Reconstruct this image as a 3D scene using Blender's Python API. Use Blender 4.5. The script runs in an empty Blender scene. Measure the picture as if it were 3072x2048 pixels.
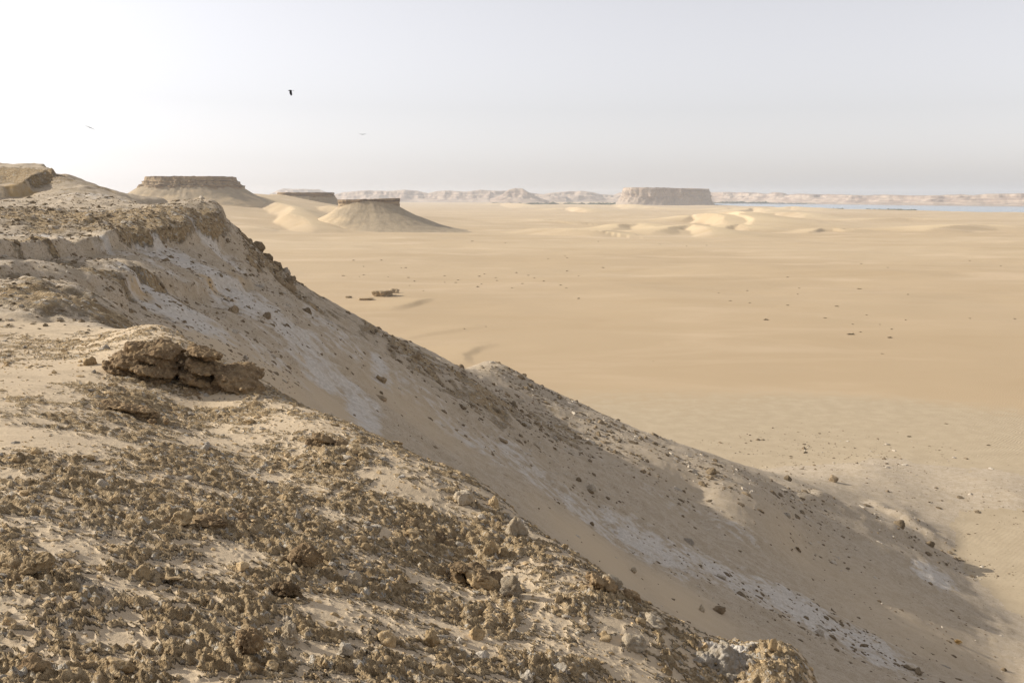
import bpy, math, random
import numpy as np
from mathutils import Vector, Matrix

# ------------------------------------------------------------------ camera, sky, sun, exposure
F = 3000.0                     # focal length in photo pixels (3072 wide)
HZ = 592.0                     # photo row of the true horizon
TH = math.atan((1024 - HZ) / F)
SUN_AZ = math.radians(-78)     # from the view direction, towards the left
SUN_EL = math.radians(27.5)
scene = bpy.context.scene
C = scene.collection

cam_d = bpy.data.cameras.new('camera')
cam_d.sensor_width = 36.0
cam_d.lens = F / 3072.0 * 36.0
cam_d.clip_start = 0.1
cam_d.clip_end = 60000
cam = bpy.data.objects.new('camera', cam_d)
C.objects.link(cam)
cam.location = (0, 0, 0)
cam.rotation_euler = (math.pi / 2 - TH, 0, 0)
scene.camera = cam

world = bpy.data.worlds.new('World')
scene.world = world
world.use_nodes = True
wt = world.node_tree
wt.nodes.clear()
sky = wt.nodes.new('ShaderNodeTexSky')
sky.sky_type = 'NISHITA'
sky.sun_disc = False
sky.sun_elevation = SUN_EL
sky.sun_rotation = SUN_AZ
sky.altitude = 0
sky.air_density = 1.0
sky.dust_density = 1.05
sky.ozone_density = 1.5
hs = wt.nodes.new('ShaderNodeHueSaturation')
hs.inputs['Saturation'].default_value = 0.16
bg = wt.nodes.new('ShaderNodeBackground')
bg.inputs['Strength'].default_value = 0.115
wo = wt.nodes.new('ShaderNodeOutputWorld')
wt.links.new(sky.outputs[0], hs.inputs['Color'])
dust = wt.nodes.new('ShaderNodeMix'); dust.data_type = 'RGBA'; dust.blend_type = 'MULTIPLY'   # dusty air takes the green cast out of the sky
dust.inputs['Factor'].default_value = 1.0; dust.inputs[7].default_value = (1.0, 0.972, 0.995, 1)
wt.links.new(hs.outputs[0], dust.inputs[6])
wt.links.new(dust.outputs[2], bg.inputs['Color'])
wt.links.new(bg.outputs[0], wo.inputs['Surface'])

SV = Vector((math.sin(SUN_AZ) * math.cos(SUN_EL), math.cos(SUN_AZ) * math.cos(SUN_EL), math.sin(SUN_EL)))
sun_d = bpy.data.lights.new('sun', 'SUN')
sun_d.energy = 3.8
sun_d.angle = math.radians(0.6)
sun_d.color = (1.0, 0.93, 0.82)
sun = bpy.data.objects.new('sun', sun_d)
C.objects.link(sun)
sun.rotation_euler = SV.to_track_quat('Z', 'Y').to_euler()
sun.location = SV * 200

vs = scene.view_settings
vs.view_transform = 'Standard'
vs.look = 'None'
vs.exposure = 0.60
vs.gamma = 1.0
vs.use_curve_mapping = False
scene.cycles.volume_bounces = 1
scene.cycles.max_bounces = 5
scene.cycles.diffuse_bounces = 3
scene.cycles.use_denoising = True

# ------------------------------------------------------------------ helpers: projection, noise, meshes
ct, st_ = math.cos(TH), math.sin(TH)
def ray(u, v):
    """direction of a photo pixel with forward component 1 (world: x right, y forward, z up)"""
    xr = (np.asarray(u, float) - 1536) / F
    yr = (1024 - np.asarray(v, float)) / F
    y = ct + yr * st_
    z = -st_ + yr * ct
    return xr / y, z / y
def P(u, v, d):
    a, b = ray(u, v)
    return np.array([a * d, d + 0 * a, b * d])

rngG = np.random.RandomState(7)
_ga = rngG.rand(1024) * 2 * np.pi
GX, GY = np.cos(_ga).astype(np.float32), np.sin(_ga).astype(np.float32)
def _hash(ix, iy, seed):
    h = (ix.astype(np.int64) * 374761393 + iy.astype(np.int64) * 668265263 + seed * 974711) & 0xffffffff
    h = ((h ^ (h >> 13)) * 1274126177) & 0xffffffff
    return (h ^ (h >> 16)) & 1023
def noise(x, y, seed=0):
    x = np.asarray(x, np.float64); y = np.asarray(y, np.float64)
    ix = np.floor(x); iy = np.floor(y)
    fx = (x - ix).astype(np.float32); fy = (y - iy).astype(np.float32)
    ix = ix.astype(np.int64); iy = iy.astype(np.int64)
    u = fx * fx * fx * (fx * (fx * 6 - 15) + 10)
    v = fy * fy * fy * (fy * (fy * 6 - 15) + 10)
    def g(ox, oy):
        h = _hash(ix + ox, iy + oy, seed)
        return GX[h] * (fx - ox) + GY[h] * (fy - oy)
    a = g(0, 0); b = g(1, 0); c = g(0, 1); d = g(1, 1)
    return ((a + (b - a) * u) * (1 - v) + (c + (d - c) * u) * v) * 1.5
def fbm(x, y, octv=4, seed=0, gain=0.5, lac=2.03):
    r = 0; a = 1.0
    for i in range(octv):
        r = r + a * noise(x, y, seed + i * 17)
        x = x * lac + 3.7; y = y * lac - 1.3; a *= gain
    return r
def sstep(a, b, x):
    t = np.clip((x - a) / (b - a), 0, 1)
    return t * t * (3 - 2 * t)
def smax(a, b, k):
    h = np.clip(0.5 + 0.5 * (a - b) / k, 0, 1)
    return b + (a - b) * h + k * h * (1 - h)
def noise3(p, seed=0):
    """cheap 3-D noise from three slices"""
    x, y, z = p[:, 0], p[:, 1], p[:, 2]
    return (noise(x + 0.31 * z, y + 0.73 * z, seed) + noise(y - 0.57 * x, z + 0.41 * x, seed + 5) + noise(z - 0.37 * y, x + 0.63 * y, seed + 9)) * 0.6

def mesh_np(name, verts, faces, zones=None, smooth=True):
    me = bpy.data.meshes.new(name)
    verts = np.ascontiguousarray(verts, np.float32); faces = np.ascontiguousarray(faces, np.int32)
    n = faces.shape[1]
    me.vertices.add(len(verts)); me.vertices.foreach_set('co', verts.ravel())
    me.loops.add(faces.size); me.loops.foreach_set('vertex_index', faces.ravel())
    me.polygons.add(len(faces))
    me.polygons.foreach_set('loop_start', np.arange(0, faces.size, n, dtype=np.int32))
    me.polygons.foreach_set('loop_total', np.full(len(faces), n, np.int32))
    me.polygons.foreach_set('use_smooth', np.full(len(faces), smooth, bool))
    me.update(calc_edges=True)
    if zones is not None:
        at = me.attributes.new('zones', 'FLOAT_COLOR', 'POINT')
        at.data.foreach_set('color', np.ascontiguousarray(zones, np.float32).ravel())
    return me
def link(name, me, mat, parent=None, loc=(0, 0, 0), **props):
    o = bpy.data.objects.new(name, me)
    C.objects.link(o)
    if mat is not None and len(me.materials) == 0:
        me.materials.append(mat)
    o.location = loc
    o.parent = parent
    for k, v in props.items():
        o[k] = v
    return o
def empty(name, loc, **props):
    o = bpy.data.objects.new(name, None)
    C.objects.link(o)
    o.location = loc
    for k, v in props.items():
        o[k] = v
    return o

# ------------------------------------------------------------------ materials
def new_mat(name):
    m = bpy.data.materials.new(name)
    m.use_nodes = True
    nt = m.node_tree
    for n in list(nt.nodes):
        if n.type != 'OUTPUT_MATERIAL' and n.type != 'BSDF_PRINCIPLED':
            nt.nodes.remove(n)
    b = nt.nodes['Principled BSDF']
    b.inputs['Roughness'].default_value = 0.95
    b.inputs['Specular IOR Level'].default_value = 0.15
    return m, nt, b
class NT:
    def __init__(s, nt): s.nt = nt
    def n(s, t, **kw):
        x = s.nt.nodes.new(t)
        for k, v in kw.items(): setattr(x, k, v)
        return x
    def l(s, a, b): s.nt.links.new(a, b)
    def val(s, sock, v):
        if isinstance(v, (int, float)): sock.default_value = v
        elif isinstance(v, tuple): sock.default_value = v if len(v) == 4 or len(v) == len(sock.default_value) else v + (1,)
        else: s.l(v, sock)
    def math(s, op, a, b=0.0, clamp=False):
        x = s.n('ShaderNodeMath', operation=op); x.use_clamp = clamp
        s.val(x.inputs[0], a); s.val(x.inputs[1], b)
        return x.outputs[0]
    def noise(s, scale, detail=4, rough=0.55, vec=None, stretch=None, dist=0.0):
        x = s.n('ShaderNodeTexNoise')
        x.inputs['Scale'].default_value = scale; x.inputs['Detail'].default_value = detail
        x.inputs['Roughness'].default_value = rough; x.inputs['Distortion'].default_value = dist
        if vec is None: vec = s.pos()
        if stretch:
            m = s.n('ShaderNodeMapping'); m.inputs['Scale'].default_value = stretch[:3]
            if len(stretch) > 3: m.inputs['Rotation'].default_value = (0, 0, stretch[3])
            s.l(vec, m.inputs['Vector']); vec = m.outputs[0]
        s.l(vec, x.inputs['Vector'])
        return x.outputs['Fac']
    def pos(s):
        if not hasattr(s, '_p'): s._p = s.n('ShaderNodeNewGeometry')
        return s._p.outputs['Position']
    def ramp(s, fac, a, b):
        x = s.n('ShaderNodeMapRange'); x.interpolation_type = 'SMOOTHSTEP'
        s.l(fac, x.inputs['Value']); x.inputs['From Min'].default_value = a; x.inputs['From Max'].default_value = b
        return x.outputs[0]
    def mix(s, fac, a, b):
        x = s.n('ShaderNodeMix'); x.data_type = 'RGBA'
        s.val(x.inputs['Factor'], fac)
        s.val(x.inputs['A'] if False else x.inputs[6], a); s.val(x.inputs[7], b)
        return x.outputs[2]
    def attr(s, name):
        x = s.n('ShaderNodeAttribute'); x.attribute_name = name
        sp = s.n('ShaderNodeSeparateColor'); s.l(x.outputs['Color'], sp.inputs[0])
        return sp.outputs[0], sp.outputs[1], sp.outputs[2], x.outputs['Alpha']
    def bump(s, h, strength, dist, bsdf):
        x = s.n('ShaderNodeBump'); x.inputs['Strength'].default_value = strength; x.inputs['Distance'].default_value = dist
        s.l(h, x.inputs['Height']); s.l(x.outputs[0], bsdf.inputs['Normal'])

SAND = (0.56, 0.455, 0.32)
SAND_D = (0.53, 0.415, 0.275)
CRUST = (0.27, 0.19, 0.102)
CRUST2 = (0.48, 0.365, 0.22)
CHALK = (0.62, 0.57, 0.50)
OCHRE = (0.44, 0.29, 0.12)

def slope_material(name, fine):
    """zones: R crust of brown stone, G chalk, B ochre clay, A sand drift"""
    m, nt, b = new_mat(name); k = NT(nt)
    zr, zg, zb, za = k.attr('zones')
    n1 = k.noise(fine * 9, 5, 0.65)
    n2 = k.noise(fine * 2.1, 5, 0.6)
    n3 = k.noise(fine * 32, 3, 0.6)
    n4 = k.noise(fine * 0.45, 4, 0.6)
    sand = k.mix(n4, SAND_D, SAND)
    sand = k.mix(k.math('MULTIPLY', n3, 0.35), sand, (0.36, 0.265, 0.16))
    earth = k.mix(k.ramp(n2, 0.35, 0.65), (0.41, 0.333, 0.235), (0.48, 0.40, 0.30))
    earth = k.mix(k.math('MULTIPLY', k.ramp(n3, 0.50, 0.64), 0.6), earth, (0.21, 0.155, 0.095))
    sp = k.ramp(k.noise(fine * 6.5, 3, 0.7), 0.585, 0.66)
    earth = k.mix(k.math('MULTIPLY', sp, 0.62), earth, (0.20, 0.145, 0.088))
    col = k.mix(za, earth, sand)
    # chalk breaks through in ragged patches
    ck = k.ramp(k.math('ADD', zg, k.math('MULTIPLY', k.math('SUBTRACT', n2, 0.5), 1.5)), 0.30, 0.75)
    chalk = k.mix(k.ramp(n1, 0.35, 0.7), (0.46, 0.41, 0.345), CHALK)
    col = k.mix(ck, col, chalk)
    oc = k.ramp(k.math('ADD', zb, k.math('MULTIPLY', k.math('SUBTRACT', n2, 0.5), 0.8)), 0.35, 0.8)
    col = k.mix(oc, col, k.mix(n1, OCHRE, (0.36, 0.25, 0.12)))
    # brown stone crust
    cr = k.ramp(k.math('ADD', zr, k.math('MULTIPLY', k.math('SUBTRACT', n1, 0.5), 0.8)), 0.35, 0.62)
    crust = k.mix(k.ramp(n1, 0.38, 0.66), CRUST, CRUST2)
    crust = k.mix(k.ramp(k.noise(fine * 6.3, 4, 0.65), 0.55, 0.66), crust, (0.50, 0.45, 0.37))
    col = k.mix(cr, col, crust)
    k.l(col, b.inputs['Base Color'])
    h = k.math('ADD', k.math('MULTIPLY', n1, 0.5), k.math('MULTIPLY', n3, 0.35))
    h = k.math('MULTIPLY', h, k.math('ADD', k.math('MULTIPLY', cr, 0.9), 0.12))
    k.bump(h, 1.0, 0.16 / fine, b)
    return m

def stone_material(name, c1, c2, c3, scale):
    m, nt, b = new_mat(name); k = NT(nt)
    tc = k.n('ShaderNodeTexCoord'); oi = k.n('ShaderNodeObjectInfo')
    off = k.n('ShaderNodeVectorMath', operation='ADD')
    k.l(k.pos(), off.inputs[0])
    vec = k.pos()
    n1 = k.noise(scale * 1.0, 5, 0.65, vec); n2 = k.noise(scale * 5.0, 4, 0.65, vec)
    col = k.mix(k.ramp(n1, 0.35, 0.65), c1, c2)
    col = k.mix(k.ramp(n2, 0.56, 0.70), col, c3)
    hv = k.n('ShaderNodeHueSaturation')
    k.l(k.math('ADD', k.math('MULTIPLY', oi.outputs['Random'], 0.5), 0.75), hv.inputs['Value'])
    k.l(col, hv.inputs['Color']); k.l(hv.outputs[0], b.inputs['Base Color'])
    k.bump(k.math('ADD', n1, k.math('MULTIPLY', n2, 0.5)), 0.7, 0.35 / scale, b)
    return m

def plain_material():
    m, nt, b = new_mat('sand_plain'); k = NT(nt)
    zr, zg, zb, za = k.attr('zones')
    n1 = k.noise(0.004, 5, 0.55, stretch=(0.7, 1.2, 1, 0.25))
    n2 = k.noise(0.020, 6, 0.62, stretch=(0.55, 1.3, 1, 0.3), dist=0.6)
    n3 = k.noise(2.5, 3, 0.6)
    col = k.mix(k.ramp(n1, 0.3, 0.7), (0.44, 0.333, 0.205), (0.50, 0.39, 0.252))
    col = k.mix(k.math('MULTIPLY', k.ramp(n2, 0.50, 0.72), 0.8), col, (0.58, 0.455, 0.31))
    col = k.mix(k.math('MULTIPLY', k.ramp(n2, 0.47, 0.30), 0.6), col, (0.41, 0.305, 0.18))
    col = k.mix(k.math('MULTIPLY', k.ramp(n3, 0.45, 0.7), 0.18), col, (0.33, 0.24, 0.14))
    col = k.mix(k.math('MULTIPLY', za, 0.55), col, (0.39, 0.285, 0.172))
    # R: stony grey foot of the slope, G: sunlit brightness painted on the windward dune sides, B: dark gravel
    n5 = k.noise(0.35, 5, 0.65)
    foot = k.mix(k.ramp(n5, 0.35, 0.7), (0.395, 0.315, 0.21), (0.44, 0.355, 0.24))
    foot = k.mix(k.math('MULTIPLY', k.ramp(k.noise(3.2, 4, 0.7), 0.58, 0.7), 0.6), foot, (0.22, 0.165, 0.10))
    col = k.mix(k.ramp(k.math('ADD', zr, k.math('MULTIPLY', k.math('SUBTRACT', n5, 0.5), 0.5)), 0.3, 0.7), col, foot)
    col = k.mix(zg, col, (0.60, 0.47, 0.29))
    col = k.mix(k.math('MULTIPLY', zb, k.ramp(n5, 0.3, 0.6)), col, (0.29, 0.225, 0.15))
    k.l(col, b.inputs['Base Color'])
    wv = k.n('ShaderNodeTexWave'); wv.inputs['Scale'].default_value = 0.62; wv.inputs['Distortion'].default_value = 6
    wv.inputs['Detail'].default_value = 2.5; wv.inputs['Detail Scale'].default_value = 0.6
    mp = k.n('ShaderNodeMapping'); mp.inputs['Rotation'].default_value = (0, 0, 0.75)
    k.l(k.pos(), mp.inputs['Vector']); k.l(mp.outputs[0], wv.inputs['Vector'])
    h = k.math('ADD', k.math('MULTIPLY', wv.outputs['Fac'], k.ramp(k.noise(0.012, 3), 0.42, 0.62)), k.math('MULTIPLY', n3, 0.3))
    k.bump(h, 0.16, 0.22, b)
    return m

def mesa_material(name, c_low, c_mid, c_dark, s):
    m, nt, b = new_mat(name); k = NT(nt)
    zr, zg, zb, za = k.attr('zones')
    n1 = k.noise(s, 5, 0.65); n2 = k.noise(s * 1.2, 4, 0.65, stretch=(0.12, 0.12, 2.2))
    low = k.mix(k.ramp(n1, 0.3, 0.7), c_low, tuple(c * 0.80 for c in c_low))
    cliff = k.mix(k.ramp(n2, 0.42, 0.58), c_mid, c_dark)
    cliff = k.mix(k.math('MULTIPLY', k.ramp(n1, 0.55, 0.75), 0.5), cliff, c_low)
    col = k.mix(zr, low, cliff)
    col = k.mix(zg, col, (0.52, 0.40, 0.25))
    k.l(col, b.inputs['Base Color'])
    k.bump(k.math('ADD', n1, n2), 0.6, 0.8 / s * 0.2, b)
    return m

M_FG = slope_material('near_slope_ground', 2.2)
M_ESC = slope_material('escarpment_ground', 0.62)
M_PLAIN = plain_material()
M_ROCK = stone_material('brown_stone', (0.26, 0.182, 0.095), (0.44, 0.325, 0.185), (0.53, 0.44, 0.31), 14.0)
M_ROCK_W = stone_material('chalky_stone', (0.34, 0.285, 0.21), (0.46, 0.41, 0.34), (0.25, 0.185, 0.11), 14.0)
M_PALE = stone_material('pale_brown_stone', (0.28, 0.22, 0.145), (0.40, 0.34, 0.255), (0.24, 0.175, 0.105), 14.0)
M_BOULD = stone_material('weathered_boulder', (0.15, 0.10, 0.055), (0.27, 0.19, 0.105), (0.37, 0.285, 0.18), 7.0)
M_FAR = stone_material('slope_stone', (0.17, 0.125, 0.075), (0.27, 0.205, 0.13), (0.33, 0.27, 0.18), 3.0)

# ------------------------------------------------------------------ terrain: control points read off the photograph
# visible points: photo column, photo row, forward distance in metres
VIS_Z = [  # column, row, height below the eye
    (0, 2040, -1.72), (400, 2040, -1.80), (768, 2040, -1.92), (1150, 2040, -2.10), (1536, 2040, -2.42), (1850, 2040, -2.75), (2200, 2040, -3.15),
    (0, 1700, -1.74), (400, 1700, -1.90), (768, 1700, -2.12), (1100, 1700, -2.38), (1400, 1700, -2.75),
    (0, 1400, -1.8), (500, 1400, -2.05), (850, 1400, -2.36),
    (0, 1200, -1.85), (300, 1230, -2.0), (620, 1220, -2.28),
    (0, 1060, -1.95), (250, 1040, -2.05),
    (0, 930, -2.05), (250, 930, -2.25)]
RIM = [(330, 1003, 15.3), (430, 990, 16.0), (560, 1035, 15.2), (650, 1092, 14.0), (720, 1130, 13.6), (850, 1200, 12.8), (950, 1262, 12.0), (1060, 1312, 11.6),
       (1180, 1372, 11.1), (1250, 1412, 10.8), (1380, 1475, 10.4), (1500, 1520, 10.0), (1580, 1590, 9.4), (1650, 1650, 9.0), (1800, 1745, 8.4),
       (1900, 1825, 7.9), (2030, 1885, 7.5), (2130, 1930, 7.3), (2300, 1962, 7.2), (2420, 1995, 7.0), (2470, 2100, 6.4)]
VIS = [
    # lower terrace and the upper terrace behind it
    (0, 860, 22.5), (250, 870, 25), (0, 800, 26.5), (280, 805, 35), (120, 800, 31),
    (0, 735, 33), (200, 722, 41), (420, 696, 51), (580, 684, 58), (0, 660, 47), (300, 645, 60), (480, 628, 70), (600, 614, 76), (655, 622, 70),
    (400, 770, 44), (600, 760, 55), (520, 800, 47), (680, 780, 60), (420, 850, 37.5), (600, 830, 47.5), (330, 930, 29.0),
    # hill on the left
    (0, 606, 78), (180, 590, 82), (0, 560, 84), (0, 503, 92), (140, 507, 92), (200, 525, 93), (250, 545, 95), (330, 575, 99), (420, 594, 103), (500, 602, 104), (-300, 520, 95),
    # sandy floor of the gully behind the near rim
    (470, 1003, 26), (600, 1055, 28.5), (760, 1135, 31.5), (900, 1215, 34.5), (1050, 1303, 37.5), (1250, 1404, 41), (1500, 1505, 45), (1750, 1640, 47), (1950, 1780, 48), (2200, 1920, 49), (2450, 2020, 50), (2700, 2060, 57), (3072, 2060, 71),
    # far flank of the gully
    (450, 925, 35), (600, 905, 43.5), (750, 965, 45), (900, 1000, 50), (900, 1100, 44), (1100, 1100, 57), (1100, 1250, 45.5), (1300, 1250, 57), (1300, 1335, 49.5), (1500, 1250, 71), (1500, 1400, 56),
    (1800, 1400, 77), (1800, 1550, 62), (2100, 1500, 85), (2100, 1700, 64), (2400, 1650, 85), (2400, 1850, 64), (2700, 1750, 87), (2700, 1900, 71), (3000, 1850, 90), (3072, 1950, 80),
    # crest of the spur
    (690, 690, 63), (745, 745, 66), (850, 822, 70), (1000, 922, 76), (1100, 985, 81), (1200, 1040, 86), (1350, 1092, 94),
    # lit spur towards the plain
    (1480, 1092, 111), (1500, 1140, 103), (1640, 1168, 112), (1640, 1262, 95), (1800, 1248, 105), (1800, 1340, 90), (2000, 1330, 102), (2000, 1410, 88), (2200, 1400, 103), (2150, 1480, 86.5), (2350, 1580, 86), (2400, 1480, 105), (2600, 1530, 115), (2600, 1640, 94), (2850, 1640, 112), (2800, 1700, 99), (3072, 1720, 112), (3072, 1500, 128), (2820, 1450, 136), (2600, 1405, 142), (3072, 1600, 120)]
HID = [  # column, distance, height: ground that the camera does not see
    (600, 100, -7), (680, 92, -9), (600, 130, -26), (760, 100, -16), (760, 130, -34), (1000, 100, -19), (1000, 130, -36), (1200, 112, -24), (1200, 145, -40), (1350, 122, -28), (1350, 150, -41), (1500, 140, -34), (1500, 165, -43),
    (0, 125, -2), (0, 160, -12), (0, 210, -32), (300, 125, -6), (300, 160, -20), (300, 200, -38), (-600, 130, -2), (-600, 180, -14), (-600, 240, -38),
    (450, 118, -6), (1800, 145, -39), (2000, 148, -40), (1800, 165, -43), (2200, 150, -42), (2600, 195, -46), (3072, 170, -46), (3500, 155, -47), (3500, 62, -32), (3500, 38, -22), (2750, 8, -5.2), (3072, 7, -5.2), (3072, 15, -10), (3072, 30, -19), (2750, 16, -10), (2750, 30, -18.5), (3500, 7, -5.5), (3500, 15, -11)]
FAR_ANCH = []   # azimuth in degrees, distance, height
for a in (-45, -70, -100, -140, -180):
    for r, z in ((2, -1.72), (8, -1.75), (30, -1.6), (90, 0.5), (200, 0.5)):
        FAR_ANCH.append((a, r, z))
for a in (45, 75):
    for r, z in ((2, -1.95), (5, -3.2), (15, -9.5), (40, -24), (90, -44), (200, -60)):
        FAR_ANCH.append((a, r, z))
for a, f_ in ((110, 0.7), (145, 0.3), (180, 0.02)):
    for r, z in ((2, -2.1), (8, -4.5), (30, -16), (90, -40), (200, -55)):
        FAR_ANCH.append((a, r, -1.72 + (z + 1.72) * f_))
for a in (-27, -10, 0, 10, 27):
    FAR_ANCH.append((a, 1.2, -1.68 - 0.12 * max(0, a) / 27))

# ledges: polylines (column,row,distance), height, half-width of the step; high side on the left of travel
def poly(pts):
    return np.array([P(u, v, d)[:2] for u, v, d in pts])
LEDGES = [
    (poly([(-700, 770, 22), (-200, 765, 27), (0, 752, 31.5), (180, 738, 38), (400, 708, 49), (560, 694, 56.5), (655, 692, 61.5), (668, 650, 68), (640, 612, 80), (560, 600, 96)]), 0.75, 0.30),
    (poly([(-900, 560, 78), (-200, 556, 80), (0, 548, 84), (90, 546, 86), (135, 540, 89), (150, 527, 95), (120, 515, 110), (60, 510, 125)]), 0.9, 0.4),
    (poly([(300, 985, 28), (325, 935, 30.5), (345, 905, 33), (420, 893, 37.5), (520, 878, 42), (620, 858, 47), (720, 832, 54), (770, 800, 61)]), 0.55, 0.28),
    (poly([(-400, 880, 19), (0, 842, 23.5), (120, 838, 25.5), (230, 826, 29), (330, 812, 33)]), 0.28, 0.2),
]
def ledge_sum(x, y):
    r = np.zeros_like(x)
    for pl, h, w in LEDGES:
        wob = 1.9 * w * fbm(x * 0.22 / w * 0.4, y * 0.22 / w * 0.4, 4, 41, gain=0.6)
        best = np.full(x.shape, 1e9); sgn = np.zeros_like(x); end = np.ones_like(x)
        n = len(pl)
        for i in range(n - 1):
            a, b = pl[i], pl[i + 1]
            e = b - a; L2 = e @ e
            t0 = ((x - a[0]) * e[0] + (y - a[1]) * e[1]) / L2
            t = np.clip(t0, 0, 1)
            dx = x - a[0] - e[0] * t; dy = y - a[1] - e[1] * t
            d = np.hypot(dx, dy)
            cr = e[0] * dy - e[1] * dx
            mk = d < best
            best[mk] = d[mk]; sgn[mk] = np.sign(cr)[mk]
            s = (i + t) / (n - 1)
            end[mk] = (sstep(0, 0.12, s) * (1 - sstep(0.86, 1.0, s)))[mk]
        sd = best * np.where(sgn == 0, 1, sgn) + wob
        # sharp rise at the lip, slow return away from it
        up = sstep(-w, w * 0.5, sd) * np.exp(-np.clip(sd, 0, None) / (w * 22)) * 1.0
        r += h * end * up
    return r

ctl = []
for u, v, z in VIS_Z:
    a, b = ray(u, v); d = z / b
    ctl.append((a * d, d, z))
for u, v, d in RIM:
    p = P(u, v, d); ctl.append(tuple(p))
    k = 1.13
    if u > 500: ctl.append((p[0] * k + 0.25, p[1] * k, p[2] - 1.5))
for u, v, d in VIS:
    ctl.append(tuple(P(u, v, d)))
for u, d, z in HID:
    a, b = ray(u, HZ); ctl.append((a * d, d, z))
for a, r, z in FAR_ANCH:
    ctl.append((math.sin(math.radians(a)) * r, math.cos(math.radians(a)) * r, z))
ctl = np.array(ctl, float)
KS = 2.2
def st(x, y):
    return np.arctan2(x, y) * KS, np.log(np.hypot(x, y))
cs, cq = st(ctl[:, 0], ctl[:, 1])
qv = (ctl[:, 2] - ledge_sum(ctl[:, 0], ctl[:, 1]) + 1.7) / np.hypot(ctl[:, 0], ctl[:, 1])
def tk(r2):
    return 0.5 * r2 * np.log(r2 + 1e-12)
N = len(ctl)
A = np.zeros((N + 3, N + 3))
A[:N, :N] = tk((cs[:, None] - cs) ** 2 + (cq[:, None] - cq) ** 2) + np.eye(N) * 2e-4
A[:N, N] = 1; A[:N, N + 1] = cs; A[:N, N + 2] = cq
A[N:, :N] = A[:N, N:].T
sol = np.linalg.solve(A, np.concatenate([qv, [0, 0, 0]]))
def tps(x, y):
    s, t = st(x, y)
    out = np.empty(x.shape)
    s32, t32 = s.astype(np.float32), t.astype(np.float32)
    for i0 in range(0, len(x), 60000):
        sl = slice(i0, i0 + 60000)
        acc = sol[N] + sol[N + 1] * s[sl] + sol[N + 2] * t[sl]
        r2 = (s32[sl, None] - cs.astype(np.float32)) ** 2 + (t32[sl, None] - cq.astype(np.float32)) ** 2
        acc = acc + (0.5 * r2 * np.log(r2 + 1e-12)) @ sol[:N].astype(np.float32)
        out[sl] = acc
    az = np.abs(s / KS)
    out = out * (1 - sstep(2.5, 3.05, az))
    return out * np.hypot(x, y) - 1.7

# ---- the plain with its dunes
def gp(u, v, z=-40.0):
    a, b = ray(u, v); d = z / b
    return np.array([a * d, d])
LAKE_Z = -42.0
def plain_base(x, y):
    r = np.hypot(x, y)
    z = -40.0 + 1.7 * fbm(x / 190, y / 120, 4, 3) * sstep(150, 500, r) + 0.10 * fbm(x / 45, y / 30, 3, 8)
    # long sand ramp below the left mesa
    z += 31 * np.exp(-(((x + 520) / 250) ** 2 + ((y - 1480) / 390) ** 2))
    z += 22 * np.exp(-(((x + 390) / 200) ** 2 + ((y - 1640) / 300) ** 2))
    # sheet of dunes in front of the lake, then the shore
    s = np.arctan2(x, y)
    shore = np.interp(s, [-0.6, 0.15, 0.22, 0.27, 0.36, 0.42, 0.48, 0.7], [5200, 5200, 4600, 3750, 3350, 3050, 2880, 2700])
    z += 2.5 * sstep(-900, -100, r - shore) * sstep(-0.15, 0.05, s) * (1 + 0.8 * fbm(x / 260, y / 420, 3, 12)) * (1 - sstep(0.30, 0.40, s) * 0.8)
    z -= 9 * sstep(0, 500, r - shore) * sstep(0.06, 0.14, s)
    return z
def crest(pts, H, wl, ws, z=-40.0):
    return (np.array([gp(u, v, z) for u, v in pts]), H, wl, ws)
DUNES = [  # crest as photo points on the plain (left to right), height, windward width, lee width
    crest([(1560, 694), (1640, 699), (1720, 704), (1790, 707), (1850, 699)], 6.0, 55, 40),
    crest([(1820, 700), (1870, 692), (1930, 690), (1985, 703)], 8.0, 60, 30),
    crest([(1960, 706), (2030, 697), (2075, 694), (2120, 702), (2160, 712)], 9.0, 60, 20),
    crest([(2060, 668), (2085, 664), (2120, 668), (2165, 678), (2190, 684)], 15.0, 110, 21),
    crest([(2125, 652), (2165, 655), (2215, 668), (2250, 682), (2268, 690)], 17.0, 120, 24),
    crest([(2170, 692), (2215, 688), (2260, 694)], 6.0, 60, 12),
    crest([(1455, 618), (1510, 616), (1545, 619), (1590, 626)], 13.0, 130, 60),
    crest([(1665, 632), (1700, 630), (1735, 634), (1770, 640)], 11.0, 110, 22),
    crest([(1720, 620), (1790, 620), (1850, 621), (1885, 624), (1910, 629)], 13.0, 150, 30),
    crest([(1880, 625), (1960, 629), (2030, 632)], 8.0, 150, 60),
    crest([(2150, 634), (2190, 631), (2225, 634)], 9.0, 110, 30),
    crest([(2215, 641), (2260, 636), (2290, 640), (2315, 646)], 12.0, 120, 26),
    crest([(2290, 648), (2340, 646), (2395, 652), (2430, 660)], 9.0, 90, 30),
    crest([(2340, 634), (2372, 631), (2405, 636)], 12.0, 150, 40),
    crest([(2420, 700), (2465, 693), (2515, 693), (2535, 697)], 3.5, 36, 6),
    crest([(2780, 696), (2860, 690), (2960, 688), (3100, 690)], 7.0, 90, 40),
    crest([(1500, 660), (1640, 668), (1760, 664)], 3.5, 120, 80),
    crest([(2560, 665), (2700, 660), (2860, 664)], 4.0, 140, 60),
    crest([(680, 662), (715, 655), (750, 653), (800, 660), (850, 668)], 9.0, 55, 15),
    crest([(700, 700), (760, 704), (830, 704)], 2.5, 40, 30),
    crest([(1180, 930), (1240, 913), (1284, 900)], 0.9, 22, 3.6),
    crest([(1404, 1092), (1392, 1066), (1420, 1045), (1500, 1030)], 0.5, 12, 2.4),
    crest([(1215, 1012), (1300, 994), (1380, 984), (1470, 976)], 0.35, 14, 2),
]
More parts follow.
